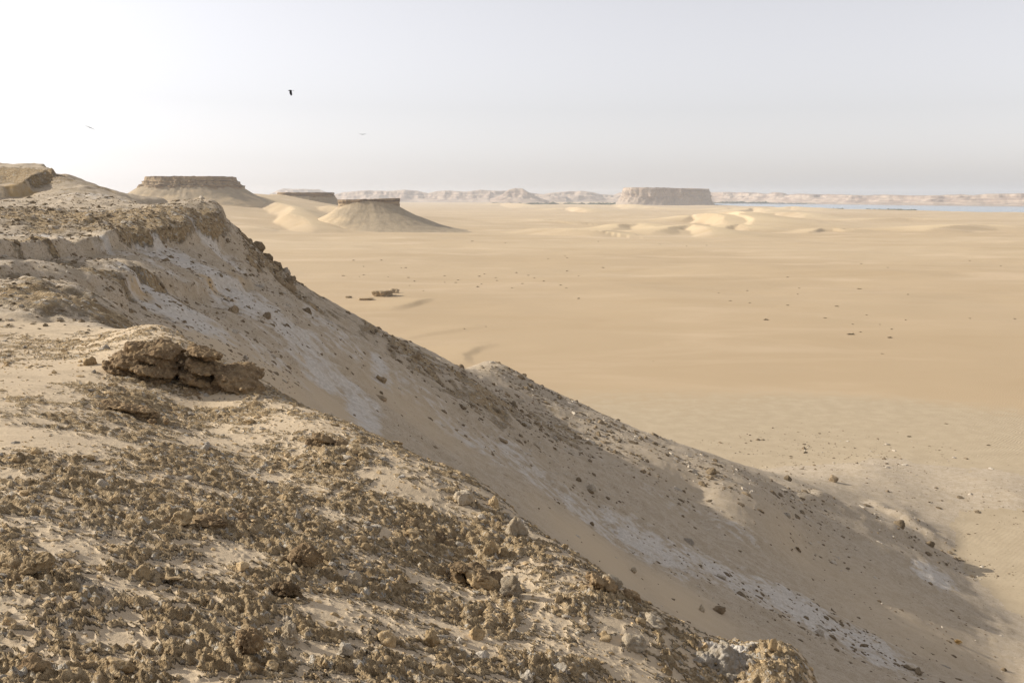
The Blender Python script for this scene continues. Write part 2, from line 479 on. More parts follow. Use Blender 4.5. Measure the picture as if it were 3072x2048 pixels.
# sand ridges lying on the ramp below the left mesa: x, y crest points
ESC_RIDGES = [[(2380, 1478), (2480, 1520), (2600, 1575), (2700, 1622), (2790, 1668), (2850, 1705)], [(2590, 1500), (2680, 1545), (2760, 1592), (2860, 1650)], [(2900, 1590), (2980, 1650), (3080, 1725)], [(2960, 1560), (3080, 1640)], [(2060, 1520), (2130, 1575), (2220, 1650), (2300, 1700)], [(1960, 1480), (2010, 1530), (2080, 1590)], [(2120, 1700), (2300, 1790), (2480, 1880), (2680, 2000)], [(2640, 1850), (2760, 1920), (2850, 1990)], [(1700, 1300), (1860, 1370), (2000, 1430)]]
DUNES_XY = [
    (np.array([[-345, 1440], [-300, 1340], [-268, 1240], [-262, 1200], [-225, 1120], [-200, 1080]]), 13.0, 60, 19),
    (np.array([[-420, 1480], [-345, 1440], [-330, 1420]]), 6.0, 60, 22),
    (np.array([[-285, 1500], [-240, 1420], [-212, 1350]]), 9.0, 50, 14),
]
def dunes(x, y, lst=None):
    out = np.zeros_like(x); pale = np.zeros_like(x)
    for pl, H, wl, ws in (DUNES + DUNES_XY if lst is None else lst):
        lo, hi = pl.min(0) - wl * 2.6, pl.max(0) + wl * 2.6
        m = (x > lo[0]) & (x < hi[0]) & (y > lo[1]) & (y < hi[1])
        if not m.any(): continue
        xx, yy = x[m], y[m]
        wx = xx + 0.12 * wl * fbm(xx / wl, yy / wl, 2, 77); wy = yy
        best = np.full(xx.shape, 1e9); sg = np.zeros_like(xx); en = np.zeros_like(xx)
        n = len(pl); seg = np.hypot(*(pl[1:] - pl[:-1]).T); cum = np.concatenate([[0], np.cumsum(seg)]) / seg.sum()
        for i in range(n - 1):
            a, e = pl[i], pl[i + 1] - pl[i]
            t = np.clip(((wx - a[0]) * e[0] + (wy - a[1]) * e[1]) / (e @ e), 0, 1)
            dx = wx - a[0] - e[0] * t; dy = wy - a[1] - e[1] * t
            d = np.hypot(dx, dy); k = d < best
            best[k] = d[k]; sg[k] = np.sign(e[0] * dy - e[1] * dx)[k]
            s = cum[i] + t * (cum[i + 1] - cum[i])
            en[k] = (np.sin(np.pi * np.clip(s, 0.0, 1)) ** 0.6)[k]
        lee = np.clip(1 - best / ws, 0, 1)
        wind = np.exp(-(best / wl) ** 2 * 1.6)
        # the lee (steep side) faces the camera and right: right-hand side of travel
        hgt = np.where(sg < 0, lee, wind)
        out[m] = np.maximum(out[m], H * hgt * en)
        pale[m] = np.maximum(pale[m], np.where(sg < 0, 0, np.clip(hgt * en * 1.4, 0, 1)) * min(1.0, H / 6.0))  # sun-facing windward side coloured lighter as painted sunlight, lee left alone
    return out, pale

# ---- zones painted as soft ellipses: column,row,half-width,half-height,amount
Z_TOP = [(330, 660, 420, 45, 1.0), (40, 640, 300, 50, .9), (600, 650, 90, 34, 1.0), (420, 700, 200, 10, .8), (150, 735, 180, 12, .8)]
Z_CRUST = [(765, 748, 36, 40, .95), (830, 805, 40, 30, .8),
           (150, 915, 260, 42, .85), (120, 870, 260, 30, .5), (200, 800, 260, 40, .45), (450, 830, 180, 40, .5), (250, 960, 160, 20, .4), (420, 870, 130, 14, .45), (60, 525, 120, 22, .9), (160, 535, 60, 14, .9), (1250, 1075, 120, 40, .75), (1420, 1180, 170, 60, .7), (1650, 1290, 150, 50, .5),
           (1150, 1020, 120, 40, .55), (1000, 950, 120, 40, .45), (900, 860, 80, 40, .5), (1560, 1130, 120, 30, .35), (250, 560, 120, 30, .35)]
Z_CHALK = [(330, 755, 330, 30, .55), (620, 730, 120, 45, .95), (540, 780, 160, 35, .8), (520, 930, 150, 45, .95), (720, 900, 160, 60, .8), (860, 990, 180, 55, .7), (1000, 1010, 120, 40, .55), (1250, 1180, 140, 40, .4), (1400, 1320, 160, 40, .5), (950, 1130, 110, 45, .8), (800, 1080, 120, 40, .5),
           (1090, 1260, 60, 90, .85), (1020, 1160, 90, 30, .7), (1120, 1330, 60, 45, .8), (920, 1010, 80, 40, .6), (1140, 1120, 40, 50, .7), (1560, 1380, 130, 45, .55), (1750, 1540, 140, 40, .6), (1950, 1640, 200, 50, .7),
           (2200, 1750, 200, 45, .7), (2400, 1840, 180, 50, .8), (2600, 1950, 150, 50, .75), (2200, 1590, 120, 30, .45), (2800, 1730, 70, 35, .75), (1300, 1100, 80, 30, .35), (120, 820, 250, 20, .35), (60, 870, 200, 25, .25),
           (300, 590, 150, 14, .45), (2000, 1500, 200, 30, .3), (1650, 1480, 200, 30, .5), (900, 850, 60, 50, .5)]
Z_OCHRE = [(60, 575, 80, 20, .62), (430, 898, 90, 7, .6), (640, 862, 80, 7, .6), (710, 834, 50, 8, .55), (350, 945, 20, 20, .4), (900, 1085, 40, 30, .5), (870, 1110, 30, 20, .5)]
Z_SAND = [(650, 1040, 130, 45, 1.0), (850, 1160, 130, 50, .9), (1000, 1240, 110, 50, .8), (1300, 1430, 200, 45, 1.0), (1500, 1520, 200, 45, 1.0), (1800, 1660, 200, 50, 1.0), (2050, 1820, 170, 60, 1.0), (2350, 1960, 150, 40, .9),
          (1250, 1250, 200, 60, .6), (150, 830, 250, 20, .5), (2450, 1700, 300, 80, .5), (2750, 1900, 250, 80, .6), (100, 985, 220, 18, .8), (2000, 1400, 300, 60, .4), (1150, 1340, 80, 30, .7)]
# near slope: where sand covers the stone (negative = bare stone)
Z_NEAR = [(90, 1130, 170, 45, .75), (300, 1085, 90, 25, .7), (120, 1300, 200, 45, .6), (200, 985, 200, 28, .5), (640, 1190, 60, 40, .4), (380, 1330, 60, 16, .5), (120, 1960, 120, 40, .35), (330, 1930, 160, 40, .3),
          (1000, 1830, 120, 40, .4), (950, 1950, 90, 40, .5), (820, 1690, 90, 30, .3), (1280, 1890, 200, 30, .3), (1230, 1480, 140, 18, .8), (1100, 1420, 80, 20, .6), (1750, 1900, 160, 40, .6), (1650, 1780, 80, 30, .5), (760, 1330, 120, 30, .2),
          (1400, 1590, 120, 30, .25), (560, 1780, 160, 40, .2), (1880, 1960, 120, 30, .5),
          (330, 1185, 120, 30, -.7), (520, 1110, 140, 60, -.6), (1250, 1560, 150, 60, -.5), (1480, 1660, 120, 60, -.5), (620, 1420, 200, 50, -.45), (850, 1560, 200, 60, -.45), (1250, 1650, 150, 60, -.5), (2200, 1975, 130, 40, -.8),
          (650, 1575, 120, 30, -.6), (900, 1690, 90, 35, -.6), (850, 1830, 120, 40, -.5), (1000, 1380, 150, 50, -.5), (60, 900, 200, 50, -.3), (1500, 1850, 100, 40, -.3), (1100, 1980, 100, 40, -.3), (1700, 2000, 120, 40, -.4), (80, 1740, 120, 50, -.5), (700, 1980, 100, 40, -.4)]
Z_NCHALK = [(250, 1600, 200, 60, .5), (500, 1700, 160, 60, .5), (300, 1780, 160, 40, .55), (700, 1650, 160, 60, .4), (500, 1880, 200, 60, .45), (1540, 1560, 60, 60, .8), (2180, 1960, 90, 45, 1.2), (1050, 1730, 40, 50, .7), (860, 1900, 60, 50, .8),
            (1150, 1950, 150, 60, .35), (1400, 1500, 60, 30, .7), (1850, 1760, 60, 30, .6), (330, 1180, 80, 20, .6), (150, 1600, 150, 60, .4), (1000, 1560, 160, 50, .3), (2080, 1885, 90, 20, .8)]

RT = np.exp(np.linspace(math.log(2.0), math.log(400), 700))
def cast(us, vs_, hf):
    """first hit of photo rays on the height field hf -> s,t, hit mask"""
    us = np.asarray(us, float); vs_ = np.asarray(vs_, float)
    a, b = ray(us, vs_)
    X = a[:, None] * RT; Y = np.ones_like(a)[:, None] * RT; Zr = b[:, None] * RT
    H = hf(X.ravel(), Y.ravel()).reshape(X.shape)
    under = Zr < H
    idx = under.argmax(1); ok = under.any(1) & (idx > 0)
    idx = np.clip(idx, 1, None); ii = np.arange(len(us))
    d0 = (Zr - H)[ii, idx - 1]; d1 = (Zr - H)[ii, idx]
    f = np.clip(d0 / (d0 - d1 + 1e-9), 0, 1)
    D = RT[idx - 1] + (RT[idx] - RT[idx - 1]) * f
    return a * D, D, ok
def coarse(x, y):
    ze = tps(x, y) + ledge_sum(x, y)
    return smax(ze, plain_base(x, y), 1.2)
def make_blobs(lst):
    us = np.array([b[0] for b in lst], float); v0 = np.array([b[1] for b in lst], float); rv = np.array([b[3] for b in lst], float)
    x, y, ok = cast(us, v0, coarse)
    xa, ya, ok2 = cast(us, v0 - rv * 0.7, coarse); xb, yb, ok3 = cast(us, v0 + rv * 0.7, coarse)
    out = []
    for i, b in enumerate(lst):
        if not ok[i]: continue
        s0 = math.atan2(x[i], y[i]); t0 = math.log(math.hypot(x[i], y[i]))
        ds = b[2] / F
        dts = [abs(math.log(math.hypot(px[i], py[i])) - t0) for px, py, o in ((xa, ya, ok2), (xb, yb, ok3)) if o[i]]
        dts = [d for d in dts if d < 0.8]
        dt = (min(dts) if dts else 0.1) / 0.7
        out.append((s0, t0, ds, min(max(dt, 0.02), 0.16), b[4]))
    return out
def blob_sum(bl, s, t, mode='max'):
    r = np.zeros_like(s)
    for s0, t0, ds, dt, a in bl:
        g = np.exp(-(((s - s0) / ds) ** 2 + ((t - t0) / dt) ** 2) ** 1.3 * 0.8)
        if mode == 'max': r = np.maximum(r, a * g)
        else: r = r + a * g
    return r
B = {k: make_blobs(v) for k, v in dict(crust=Z_CRUST, ctop=Z_TOP, chalk=Z_CHALK, ochre=Z_OCHRE, sand=Z_SAND, near=Z_NEAR, nchalk=Z_NCHALK).items()}

RIDGE = []
for pts, (H_, wl_, ws_) in zip(ESC_RIDGES, ((1.3, 6, 1.9), (0.9, 5, 1.6), (0.8, 5, 1.4), (0.6, 4, 1.2), (0.3, 4.5, 1.2), (0.25, 4, 1.2), (0.45, 5, 1.6), (0.25, 5, 1.6), (0.3, 5, 1.8))):
    rx_, ry_, _ = cast([p_[0] for p_ in pts], [p_[1] for p_ in pts], coarse)
    RIDGE.append((np.stack([rx_, ry_], 1), H_, wl_, ws_))
rim_s = np.array([math.atan2(*P(u, v, d)[:2]) for u, v, d in RIM]); rim_r = np.array([np.hypot(*P(u, v, d)[:2]) for u, v, d in RIM])
rs = np.concatenate([[-3.2, -0.55, -0.46], rim_s, [0.40, 0.6, 3.2]]); rr = np.concatenate([[18, 18, 17.5], rim_r, [5.8, 4.2, 4.2]])
def near_w(x, y):
    """1 on the near slope, 0 beyond its rim"""
    s = np.arctan2(x, y); r = np.hypot(x, y)
    R = np.interp(s, rs, rr)
    return 1 - sstep(1.02, 1.10, r / R), r / R

def lod(lam, r, dr=0.0036):
    return np.clip((lam / (dr * r) - 2.0) / 2.0, 0, 1)
def surface(x, y):
    """height and zones (crust, chalk, ochre, sand) of the whole ground, plus class 0 near slope, 1 escarpment, 2 plain"""
    x = np.asarray(x, float); y = np.asarray(y, float)
    r = np.hypot(x, y); s = np.arctan2(x, y); t = np.log(r)
    zp = plain_base(x, y); dn, pale = dunes(x, y); zp = zp + dn
    ze = np.full(x.shape, -80.0)
    m = r < 260
    ze[m] = tps(x[m], y[m]) + ledge_sum(x[m], y[m])
    ze[m] -= 40 * sstep(200, 260, r[m])
    nw, ratio = near_w(x, y)
    Z = np.zeros(x.shape + (4,))
    # ---------------- escarpment relief
    e = m & (ze > zp - 6) & (ratio > 1.0)
    if e.any():
        X, Y, R_ = x[e], y[e], r[e]; S, T = s[e], t[e]
        cr = np.maximum(blob_sum(B['crust'], S, T), blob_sum(B['ctop'], S, T) * sstep(-2.75, -2.05, ze[e])); ch = blob_sum(B['chalk'], S, T); oc = blob_sum(B['ochre'], S, T); sa = blob_sum(B['sand'], S, T)
        w = 1 - nw[e]
        low = sstep(-16, -30, ze[e]); top = sstep(-4.5, -2.5, ze[e]); d = 0.35 * (1 - 0.6 * low) * (1 - 0.7 * top) * fbm(X / 9, Y / 9, 3, 21) + (1 - 0.6 * low) * 0.16 * fbm(X / 2.6 + 0.4 * noise(X, Y, 5), Y / 2.6, 3, 24) * lod(1.5, R_)
        rough = 0.10 + 0.55 * cr + 0.25 * ch
        d2 = (np.abs(noise(X / 0.8, Y / 0.8, 31)) * lod(0.8, R_) * 0.30 + np.abs(noise(X / 0.37, Y / 0.37, 33)) * lod(0.37, R_) * 0.16 + np.abs(noise(X / 1.9, Y / 1.9, 37)) * 0.45)
        # rills run down the flank
        ril = (1 - 2.2 * np.abs(noise((X - 0.25 * Y) / 24, (Y * 0.9 + 0.12 * X) / 4.6, 44))) * 0.26 + (1 - 2.2 * np.abs(noise(X / 11, (Y + 0.2 * X) / 1.9, 46))) * 0.11 * lod(1.5, R_)
        fl = sstep(-4, -9, ze[e])
        ze[e] += dunes(X, Y, RIDGE)[0] * (0.75 + 0.6 * noise(X / 2.7, Y / 2.7, 48))
        ze[e] += w * ((d * (1 - 0.75 * sa)) + d2 * rough * (1 - 0.8 * sa) + ril * fl * (1 - 0.5 * sa))
        Z[e, 0] = w * np.clip(cr * (0.92 + 0.7 * noise(X / 3.1, Y / 3.1, 51)) + 0.35 * fbm(X / 1.2, Y / 1.2, 2, 53) * (cr > 0.15), 0, 1)
        Z[e, 1] = w * ch; Z[e, 2] = w * oc; Z[e, 3] = np.clip(sa + (1 - w) * 0.8, 0, 1)
    # ---------------- near slope: rough stone crust, buried here and there by blown sand
    e = ratio < 1.14
    if e.any():
        X, Y, R_ = x[e], y[e], r[e]; S, T = s[e], t[e]
        cov = blob_sum(B['near'], S, T, 'sum'); nch = blob_sum(B['nchalk'], S, T)
        wx = 1.55 * X + 0.10 * noise(X * 3.2, Y * 3.2, 61); wy = 1.55 * Y + 0.10 * noise(X * 3.2 + 9, Y * 3.2, 62)
        big = fbm(wx * 0.75, wy * 0.9, 2, 63)
        mid = fbm(wx * 2.1, wy * 2.6, 2, 65)
        lump = 1 - 2 * np.abs(noise(wx * 5.2, wy * 6.0, 67)); lump2 = 1 - 2 * np.abs(noise(wx * 11.0, wy * 12.2, 68))
        fine = (1 - 2 * np.abs(noise(wx * 23, wy * 25, 69))) * lod(0.055, R_); fine2 = noise(wx * 41, wy * 43, 70) * lod(0.03, R_)
        l2 = lod(0.10, R_)
        rock = 0.010 * big + 0.022 * mid + (0.026 + 0.010 * (1 - l2)) * lump + 0.024 * l2 * lump2 + 0.014 * fine + 0.005 * fine2 - 0.045 * cov - 0.0195
        sand = 0.022 * fbm(X * 0.7, Y * 1.6, 3, 71) + 0.008 * noise(X * 1.2, Y * 5, 73)
        dlt = rock - sand
        det = smax(rock, sand, 0.018)
        w = nw[e]
        ze[e] += w * det * 1.25
        rk = sstep(-0.004, 0.016, dlt)
        Z[e, 0] = Z[e, 0] * (1 - w) + w * rk * (1 - 0.85 * np.clip(nch * (0.7 + 0.9 * noise(X * 3, Y * 3, 75)), 0, 1))
        Z[e, 1] = Z[e, 1] * (1 - w) + w * np.clip(nch * rk * (0.8 + 0.8 * noise(X * 2, Y * 2, 76)), 0, 1)
        Z[e, 3] = Z[e, 3] * (1 - w) + w * (1 - 0.9 * rk)
    z = smax(ze, zp, 1.0)
    cls = np.where(ze > zp - 0.1, np.where(ratio < 1.045, 0, 1), 2)
    pm = ze <= zp + 0.4
    foot = np.exp(-np.clip(zp - ze, 0, None) / 13.0) * (r < 260)
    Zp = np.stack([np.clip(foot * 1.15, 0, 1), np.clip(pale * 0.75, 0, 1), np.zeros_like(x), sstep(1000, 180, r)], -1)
    return z, Z, Zp, cls

def build_ground():
    fine = np.arange(-0.555, 0.5551, 0.0015)
    out = 0.555 + 0.0015 * (1.11 ** np.arange(1, 60)).cumsum()
    out = out[out < math.pi - 0.02]
    S = np.concatenate([-out[::-1], fine, out])
    def geo(a, b, q):
        n = int(math.log(b / a) / q) + 1
        return np.exp(np.linspace(math.log(a), math.log(b), n, endpoint=False))
    R = np.concatenate([geo(0.7, 3, 0.03), geo(3, 19, 0.0031), geo(19, 30, 0.0055), geo(30, 140, 0.0062), geo(140, 260, 0.0065), geo(260, 3000, 0.0082), geo(3000, 12000, 0.03), [12000.]])
    RR, SS = np.meshgrid(R, S, indexing='ij')
    X = (np.sin(SS) * RR).ravel(); Y = (np.cos(SS) * RR).ravel()
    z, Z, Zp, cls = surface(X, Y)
    V = np.stack([X, Y, z], 1)
    nr, ns = RR.shape
    i = np.arange(nr - 1)[:, None] * ns + np.arange(ns - 1)[None]
    Q = np.stack([i, i + 1, i + 1 + ns, i + ns], -1).reshape(-1, 4)[:, ::-1]
    fc = np.rint(np.median(cls[Q], axis=1)).astype(int)
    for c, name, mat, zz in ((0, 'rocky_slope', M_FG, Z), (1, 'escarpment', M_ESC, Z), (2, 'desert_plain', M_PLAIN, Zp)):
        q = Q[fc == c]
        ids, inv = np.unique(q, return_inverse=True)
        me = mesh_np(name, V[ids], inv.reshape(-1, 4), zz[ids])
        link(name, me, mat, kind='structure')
build_ground()

# ------------------------------------------------------------------ lake
lk = mesh_np('lake', np.array([(900, 2500, LAKE_Z), (9000, 2500, LAKE_Z), (9000, 9600, LAKE_Z), (1500, 9600, LAKE_Z)]), np.array([[0, 1, 2, 3]]))
m, nt, b = new_mat('lake_water'); k = NT(nt)
b.inputs['Base Color'].default_value = (0.20, 0.27, 0.33, 1); b.inputs['Roughness'].default_value = 0.22; b.inputs['Specular IOR Level'].default_value = 0.5
k.bump(k.noise(0.12, 3, stretch=(0.5, 1, 1)), 0.25, 0.6, b)
link('lake', lk, m, kind='structure')

# ------------------------------------------------------------------ mesas and far hills
def ring_mesh(name, rings, outline, nphi, mat, zone_fn=None, wob=0.0, seed=0, cap=True, parent=None, scale=1.0):
    """rings: list of (f, z, rough): outline scale f(phi) or number, height z(phi) or number"""
    ph = np.linspace(0, 2 * np.pi, nphi, endpoint=False)
    ox, oy = outline(ph)
    V = []; Zs = []
    for i, (f, z, rg, zr) in enumerate(rings):
        ff = f(ph) if callable(f) else np.full(nphi, float(f))
        zz = z(ph) if callable(z) else np.full(nphi, float(z))
        nz = fbm(np.cos(ph) * 3 + seed, np.sin(ph) * 3, 5, seed, gain=0.62) + 0.5 * fbm(np.cos(ph) * 14 + i * 0.12, np.sin(ph) * 14 - i * 0.12, 3, seed + 3, gain=0.7)
        ff = ff * (1 + rg * nz)
        V.append(np.stack([ox * ff, oy * ff, zz + rg * 26 * scale * noise(np.cos(ph) * 9, np.sin(ph) * 9 + i * 0.1, seed + 11)], 1))
        zn = np.zeros((nphi, 4)); zn[:, 0] = zr; Zs.append(zn)
    V = np.array(V); nr = len(rings)
    idx = np.arange(nr * nphi).reshape(nr, nphi)
    Q = np.stack([idx[:-1], np.roll(idx[:-1], -1, 1), np.roll(idx[1:], -1, 1), idx[1:]], -1).reshape(-1, 4)
    V = V.reshape(-1, 3); Zs = np.array(Zs).reshape(-1, 4)
    # close the top with shrinking rings
    if cap:
        top = idx[-1]; base = V[top]
        for f in (0.72, 0.4, 0.02):
            nv = base.copy(); c = base.mean(0); nv[:, :2] = c[:2] + (base[:, :2] - c[:2]) * f
            nv[:, 2] = base[:, 2] * f + c[2] * (1 - f) + 0.5 * scale * noise(nv[:, 0] / 9, nv[:, 1] / 9, seed)
            ni = np.arange(len(V), len(V) + nphi); V = np.concatenate([V, nv]); Zs = np.concatenate([Zs, np.tile([[1, 0, 0, 0]], (nphi, 1)) * 0.6])
            Q = np.concatenate([Q, np.stack([top, np.roll(top, -1), np.roll(ni, -1), ni], -1)]); top = ni
    if zone_fn: Zs = zone_fn(V, Zs)
    me = mesh_np(name, V, Q, Zs)
    return link(name, me, mat, parent)
def superell(a, b_, n=3.0, rot=0.0):
    def f(ph):
        c, s = np.cos(ph), np.sin(ph)
        r = (np.abs(c / a) ** n + np.abs(s / b_) ** n) ** (-1 / n)
        x, y = r * c, r * s
        return x * math.cos(rot) - y * math.sin(rot), x * math.sin(rot) + y * math.cos(rot)
    return f
def lin(a, b_, n):
    return [a + (b_ - a) * i / (n - 1) for i in range(n)]

M_BUTTE = mesa_material('butte_stone', (0.40, 0.32, 0.215), (0.34, 0.25, 0.15), (0.19, 0.135, 0.085), 0.14)
M_CAP = mesa_material('cap_stone', (0.36, 0.275, 0.175), (0.31, 0.22, 0.13), (0.12, 0.085, 0.055), 0.25)
M_FARMESA = mesa_material('far_mesa_stone', (0.37, 0.30, 0.235), (0.40, 0.315, 0.24), (0.27, 0.20, 0.155), 0.035)

# central butte: front of the cap is buried by its own scree
D = 1200.0; bx, bz = (1112 - 1536) / F * D, 0
t = empty('butte', (bx, D, -43), label='conical butte with a thin flat cap rock on the open sand plain', category='butte')
front = lambda ph: np.clip(np.cos(ph + np.pi / 2 - 0.15), 0, 1) ** 1.5
def talus_rings():
    R = []
    prof = [(3.85, 0.0), (3.2, 2.2), (2.7, 6.0), (2.25, 11.0), (1.85, 17.0), (1.48, 22.5), (1.17, 28.5), (1.01, 32.0)]
    fr = np.array([p[0] for p in prof]); zr = np.array([p[1] for p in prof])
    for i in range(36):
        q = i / 35 * (len(prof) - 1); f = np.interp(q, range(len(prof)), fr); z = np.interp(q, range(len(prof)), zr)
        g = i / 35
        R.append(((lambda f: (lambda ph: f * (1 + 0.16 * np.cos(ph - 0.1) * (f - 1) / 2.8 + 0.03 * noise(np.cos(ph) * 2.1 + 4, np.sin(ph) * 2.1 + f * 0.4, 5) * (f - 1))))(f), (lambda z, g: (lambda ph: z + 6.8 * front(ph) * g ** 3))(z, g), 0.010, 0.05 + 0.25 * max(0, g - 0.8) * 5))
    return R
def bank(V, Zs):
    q = (-V[:, 0] * 0.8 - V[:, 1] * 0.25) / 60 + 0.12 - V[:, 2] / 75 + 0.25 * fbm(V[:, 0] / 25, V[:, 1] / 25 + V[:, 2] / 12, 3, 91)
    Zs[:, 1] = np.maximum(sstep(0.1, 0.75, q), sstep(5, 0.5, V[:, 2])); return Zs
ring_mesh('talus_slope', talus_rings(), superell(35, 30, 2.6), 220, M_BUTTE, seed=3, parent=t, cap=True, zone_fn=bank)
capr = [(0.96, 29.0, 0.01, 1), (0.99, 33.0, 0.02, 1), (1.0, 35.0, 0.02, 0.5), (0.985, 35.4, 0.02, 0.2), (0.99, 38.0, 0.02, 0.4), (1.0, 38.6, 0.03, 1), (1.005, 41.0, 0.035, 1), (0.985, 41.6, 0.03, 1)]
capr = [(f, (lambda z: (lambda ph: z - 0.9 + 0.9 * np.cos(ph)))(z), r_, zr) for f, z, r_, zr in capr]
ring_mesh('cap_rock', capr, superell(35.5, 30, 3.4), 220, M_CAP, seed=9, parent=t)

def drift(V, Zs):
    Zs[:, 1] = sstep(0.25, 0.7, 0.75 - V[:, 2] / 40 + 0.5 * fbm(V[:, 0] / 30, V[:, 1] / 30 + V[:, 2] / 14, 3, 93)); return Zs
# long mesa on the left, stepped at its right end
D = 1420.0
t = empty('mesa', ((585 - 1536) / F * D, D, -14), label='long flat-topped mesa with dark layered cliff beyond the near plateau', category='mesa')
def mr(rows, k=5):
    out = []
    for (f0, z0, g0, r0), (f1, z1, g1, r1) in zip(rows[:-1], rows[1:]):
        for i in range(k):
            a = i / k; out.append((f0 + (f1 - f0) * a, z0 + (z1 - z0) * a, g0, r0))
    return out + [rows[-1]]
ring_mesh('talus_slope', mr([(2.3, -10, .01, .0), (1.85, 5, .012, .03), (1.47, 16, .015, .08), (1.14, 28.5, .02, .2)], 8), superell(60, 42, 2.8), 220, M_BUTTE, seed=21, parent=t, zone_fn=drift)
ring_mesh('cap_rock', mr([(1.18, 24, .05, .5), (1.16, 29.5, .08, 1), (1.12, 30.5, .08, .4), (1.05, 33, .08, .3), (1.05, 36.0, .07, 1), (1.02, 36.5, .06, .4), (0.99, 38, .05, .4), (0.975, 42.0, .045, 1), (0.95, 42.4, .03, 1)], 3), superell(60, 42, 3.2), 220, M_CAP, seed=23, parent=t)

# small mesa between them
D = 1850.0
t = empty('mesa', ((925 - 1536) / F * D, D, -30), label='small low mesa with thin dark rim between the long mesa and the conical butte', category='mesa')
ring_mesh('talus_slope', mr([(1.9, -8, .01, 0), (1.55, 8, .015, .1), (1.22, 22, .02, .3), (1.05, 32, .02, .5)], 8), superell(48, 45, 2.8), 180, M_BUTTE, seed=31, parent=t, zone_fn=drift)
ring_mesh('cap_rock', mr([(1.02, 29, .01, .6), (1.04, 33, .02, 1), (1.0, 34.5, .02, .6), (1.03, 36, .02, 1), (1.01, 38.6, .02, 1)], 3), superell(48, 45, 3.4), 180, M_CAP, seed=33, parent=t)

# broad table mountain far out by the lake
D = 5000.0
t = empty('mesa', ((1990 - 1536) / F * D, D, -46), label='broad pale table mountain with vertical cliffs far out beside the lake', category='mesa')
tilt = lambda z: (lambda ph: z - 5.5 * np.clip(np.cos(ph), -0.3, 1) * (z / 90.0))
rows = mr([(1.22, -6, .012, 0), (1.10, 14, .03, .1), (1.04, 30, .045, .3), (1.0, 46, .05, .5)], 7)
ring_mesh('talus_slope', rows, superell(212, 150, 3.6), 300, M_FARMESA, seed=41, parent=t, scale=6)
rows = mr([(0.985, 42, .03, .5), (0.985, 50, .06, .6), (0.975, 62, .055, .2), (0.97, 76, .05, .3), (0.965, 78, .04, 1), (0.955, 89, .03, 1), (0.94, 91, .015, 1)], 4)
ring_mesh('cap_rock', [(f, tilt(z), g, r_) for f, z, g, r_ in rows], superell(212, 150, 4.2), 300, M_FARMESA, seed=43, parent=t, scale=5)

def hills(label, tops, dists, depth, seed, base_z=-44):
    """a range of hills: photo columns and rows of its skyline at the given distances"""
    us = np.arange(tops[0][0], tops[-1][0] + 0.1, 2.2)
    vt = np.interp(us, [p[0] for p in tops], [p[1] for p in tops]); dd = np.interp(us, [p[0] for p in dists], [p[1] for p in dists])
    a, b_ = ray(us, vt); topz = b_ * (dd + depth * 0.55)
    offs = np.concatenate([np.linspace(0, depth * 0.7, 44), np.linspace(depth * 0.75, depth * 1.5, 8)])
    U, O = np.meshgrid(np.arange(len(us)), offs, indexing='ij')
    DD = dd[U] + O; X = a[U] * DD; Y = DD
    sh = 0.20 * fbm(X / 420, Y / 420, 3, seed) + 0.10 * fbm(X / 120, Y / 120, 3, seed + 4)
    q = O / depth + sh * np.clip(O / depth * 3, 0, 1)
    prof = np.interp(q, [0.0, 0.12, 0.30, 0.36, 0.44, 0.48, 0.56, 1.1, 1.5], [0, 0.10, 0.40, 0.62, 0.70, 0.92, 1.0, 1.0, 0.0])
    H = base_z + (topz[U] - base_z) * prof * (1 + 0.05 * fbm(X / 160, Y / 160, 3, seed + 8))
    V = np.stack([X, Y, H], -1)
    n, mm = U.shape; i = np.arange(n - 1)[:, None] * mm + np.arange(mm - 1)[None]
    Q = np.stack([i, i + mm, i + mm + 1, i + 1], -1).reshape(-1, 4)
    Zz = np.zeros(V.shape[:2] + (4,)); Zz[..., 0] = np.clip(0.3 + 0.7 * (np.abs(np.gradient(prof, axis=1)) > 0.025), 0, 1)
    link('hills', mesh_np('hills', V.reshape(-1, 3), Q, Zz.reshape(-1, 4)), M_FARMESA, kind='structure', label=label)
hills('pale flat hill on the skyline behind the small mesa', [(790, 590), (840, 570), (850, 567), (955, 568), (975, 575), (1010, 590)], [(790, 9500), (1010, 9500)], 900, 60)
hills('long hazy range of hills behind the conical butte', [(940, 596), (990, 588), (1030, 577), (1080, 573), (1110, 571), (1160, 574), (1210, 570), (1250, 573), (1285, 580), (1312, 574), (1345, 573), (1400, 575), (1440, 570), (1490, 573), (1530, 572), (1620, 582), (1700, 590)], [(940, 8200), (1700, 7600)], 900, 62)
hills('rounded hill with layered sides left of the table mountain', [(1470, 597), (1505, 585), (1525, 570), (1545, 565), (1568, 567), (1590, 580), (1620, 594), (1650, 604)], [(1470, 6600), (1650, 6600)], 500, 66)
hills('low hazy hills just left of the table mountain', [(1600, 590), (1650, 579), (1700, 575), (1745, 573), (1775, 577), (1800, 583), (1840, 585), (1860, 578), (1900, 577), (1960, 580)], [(1600, 7800), (1960, 8200)], 800, 68)
hills('long pale range of eroded hills beyond the lake', [(2080, 580), (2140, 577), (2200, 577), (2270, 578), (2300, 582), (2325, 577), (2350, 580), (2365, 585), (2400, 582), (2440, 584), (2500, 584), (2560, 585), (2600, 586), (2650, 584), (2690, 586), (2760, 587), (2830, 586), (2880, 584), (2920, 586), (2960, 582), (3010, 581), (3072, 581), (3200, 579), (3400, 582)],
      [(2080, 7400), (2200, 7100), (2500, 6000), (2800, 5100), (3072, 4620), (3400, 4200)], 760, 70)

